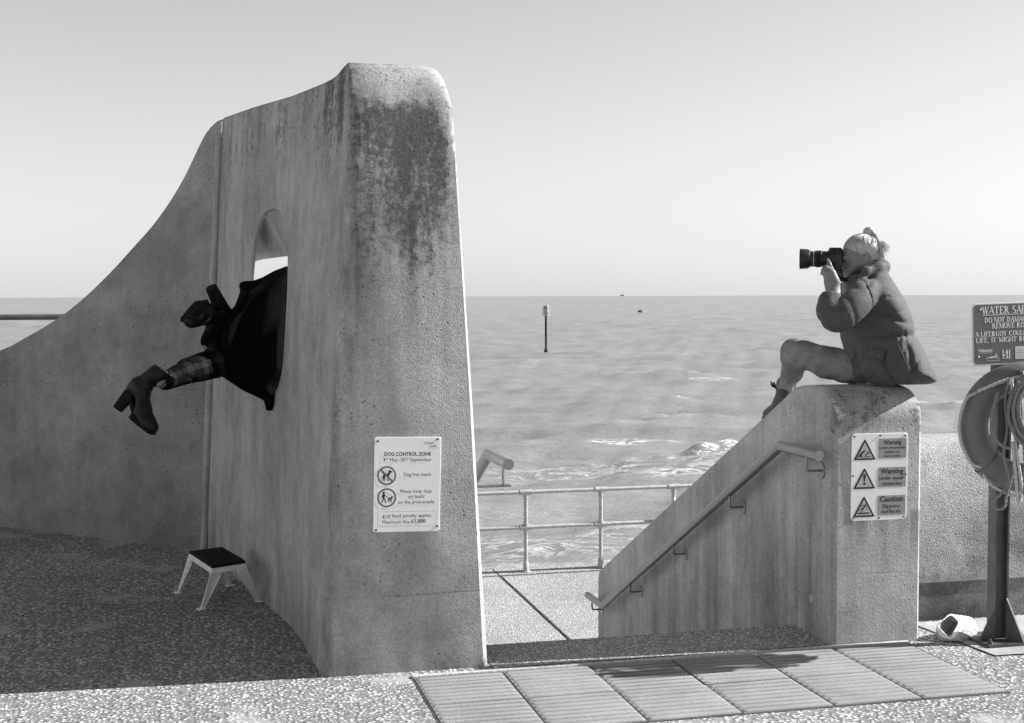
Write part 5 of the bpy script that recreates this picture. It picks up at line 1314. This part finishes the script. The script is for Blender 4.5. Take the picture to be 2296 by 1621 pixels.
# trousers
_p = m_tr; ax_ = unit(anA-knA); ay_ = unit(np.cross(ax_, FW))
def dotn(t, v, o): nd = t.n('ShaderNodeVectorMath', operation='DOT_PRODUCT'); sb = t.n('ShaderNodeVectorMath', operation='SUBTRACT'); t._in(sb.inputs[0], t.pos()); sb.inputs[1].default_value = tuple(o); t._in(nd.inputs[0], sb.outputs[0]); nd.inputs[1].default_value = tuple(v); return nd.outputs['Value']
def band(t, s, per, w, off=0.): f = t.m_('FRACT', t.m_('MULTIPLY_ADD', s, 1/per, off)); return t.mul(t.mr(f, 0, .03, 0, 1), t.mr(f, w, w+.03, 1, 0))
sa, sb_ = dotn(_p, ax_, knA), dotn(_p, ay_, knA)
wob = _p.mul(_p.m_('SUBTRACT', _p.noise(9, 3), .5), .02); sa = _p.addm(sa, wob); sb_ = _p.addm(sb_, wob)
b1 = _p.addm(band(_p, sa, .095, .30), band(_p, sb_, .095, .30, .2)); th_ = _p.addm(band(_p, sa, .095, .05, .45), band(_p, sb_, .095, .05, .55))
cc_ = _p.m_('MULTIPLY_ADD', b1, .010, .005); cc_ = _p.m_('MAXIMUM', _p.m_('SUBTRACT', cc_, _p.mul(th_, .02)), .004)
_p.set('Base Color', _p.mul(cc_, _p.mr(_p.noise(700, 2), .3, .7, .8, 1.2))); _p.bump(_p.noise(30, 4), .004); m_tr = _p.m
ft_ = Field(np.min([anA, anB, hpA, knB], 0)-.16, np.max([anA, hpA, hpB, anB, knB], 0)+.16, .006)
ft_.chain([hpA, Q(1090, 860, 6.86), Q(960, 900, 6.78), Q(720, 985, 6.63), Q(530, 1058, 6.52)], [.095, .090, .080, .062, .045], .02)
ft_.chain([hpB, Q(1010, 735, 6.99), Q(920, 740, 6.99)], [.10, .080, .052], .03); ft_.chain([Q(925, 735, 6.99), Q(960, 620, 6.93), Q(965, 500, 6.90)], [.056, .054, .048], .02)
ft_.half(Q(515, 1062, 6.505), unit(Q(430, 1010, 6.49)-Q(560, 1058, 6.52)))
o4 = knA.astype(np.float32)
ft_.warp(lambda P: .007*(1-np.abs(np.sin(16*((P-o4)@ax_.astype(np.float32))+9*((P-o4)@ay_.astype(np.float32))+1.5*np.sin(20*((P-o4)@ay_.astype(np.float32))))))**4+.003*np.sin(30*((P-o4)@ay_.astype(np.float32))+30*((P-o4)@FW.astype(np.float32))))
ft_.build('trousers', m_tr, dv, 1)
# boots: modelled once upright, heel on the ground, toe forward, then posed
def boot(name, heel, toe, upv, shaft):
    f = Field((-.10, -.07, -.005), (.24, .07, .36), .0042)
    f.chain([(0, 0, .17), (.035, 0, .145), (.10, 0, .085), (.165, 0, .045), (.20, 0, .038)], [.036, .038, .034, .034, .026], .03)
    f.chain([(.012, 0, .17), (.02, 0, .25), (.015, 0, .34)], [.042, .046, .054], .03); f.ell((-.012, 0, .135), (.034, .033, .05), None, .02)
    f.half((0, 0, .292), (0, 0, 1))
    f.cone((.10, 0, .055), (.19, 0, .03), .036, .036, .02); f.half((0, 0, .012), (.0, 0, -1))
    b = Field((-.10, -.07, -.02), (.25, .07, .18), .0036)
    b.chain([(-.012, 0, .010), (-.006, 0, .11)], [.027, .035], .0); b.half((0, 0, .0), (0, 0, -1)); b.half((0, 0, .118), (-.35, 0, .94)) 
    b.box((.150, 0, .017), (.072, .042, .0135), None, .012, .0); b.box((.06, 0, .055), (.06, .031, .010), [unit((.80, 0, -.60)), A3(0, 1, 0), unit((.60, 0, .80))], .006, .012)
    for i in range(7): b.box((.088+i*.021, .034, .004), (.0038, .022, .010), None, .001, 0, True); b.box((.088+i*.021, -.034, .004), (.0038, .022, .010), None, .001, 0, True)
    b.box((.150, 0, .002), (.068, .004, .006), None, .001, 0, True)
    x_ = unit(toe-heel); z_ = unit(np.array(upv)-x_*np.dot(upv, x_)); y_ = np.cross(z_, x_)
    k = np.linalg.norm(toe-heel)/.222
    def xf(V): V = V.copy(); V[:, 0] += .03; sh_ = np.clip((V[:, 2]-.17)/.12, 0, 1); V[:, 0] += sh_*shaft; return heel+(V[:, :1]*x_+V[:, 1:2]*y_+V[:, 2:]*z_)*k
    u = f.build(name, m_bt, dv, 1, xf); b.build('heeled_sole', m_sole, u, 0, xf)
    mb = MB()
    for i in range(8):
        zz_ = .115+.022*i; fx_ = float(np.interp(zz_, [.10, .13, .17, .22, .31], [.112, .090, .070, .064, .067]))
        P = [np.array([fx_-.020*(yv/.03)**2+.001, yv, zz_+.004*math.sin(i*2+yv*90)]) for yv in (-.028, -.014, 0, .014, .028)]
        mb.add(*(lambda T_: (xf(T_[0]), T_[1]))(tube_mesh(P, .0030, 6)))
    mb.build('lacing', m_sole, u, 60)
    P = xf(np.array([[.06, -.01, .282], [.085, -.022, .276], [.100, -.03, .25], [.098, -.026, .22]])); P2 = xf(np.array([[.06, .005, .282], [.09, -.006, .282], [.108, -.012, .264], [.092, -.010, .254], [.066, 0, .276]]))
    mb = MB(); mb.tube(spline(P, 6), .0022, 6); mb.tube(spline(P2, 6), .0022, 6); mb.build('lace_ends', m_sole, u, 60, kind='stuff')
    return u
boot('boot', Q(112, 1282, 6.50), Q(376, 1492, 6.44), cv(.62, -.78, .05), .04)
boot('boot', Q(925, 262, 6.80), Q(722, 500, 6.62), cv(.35, .75, .55), .03)
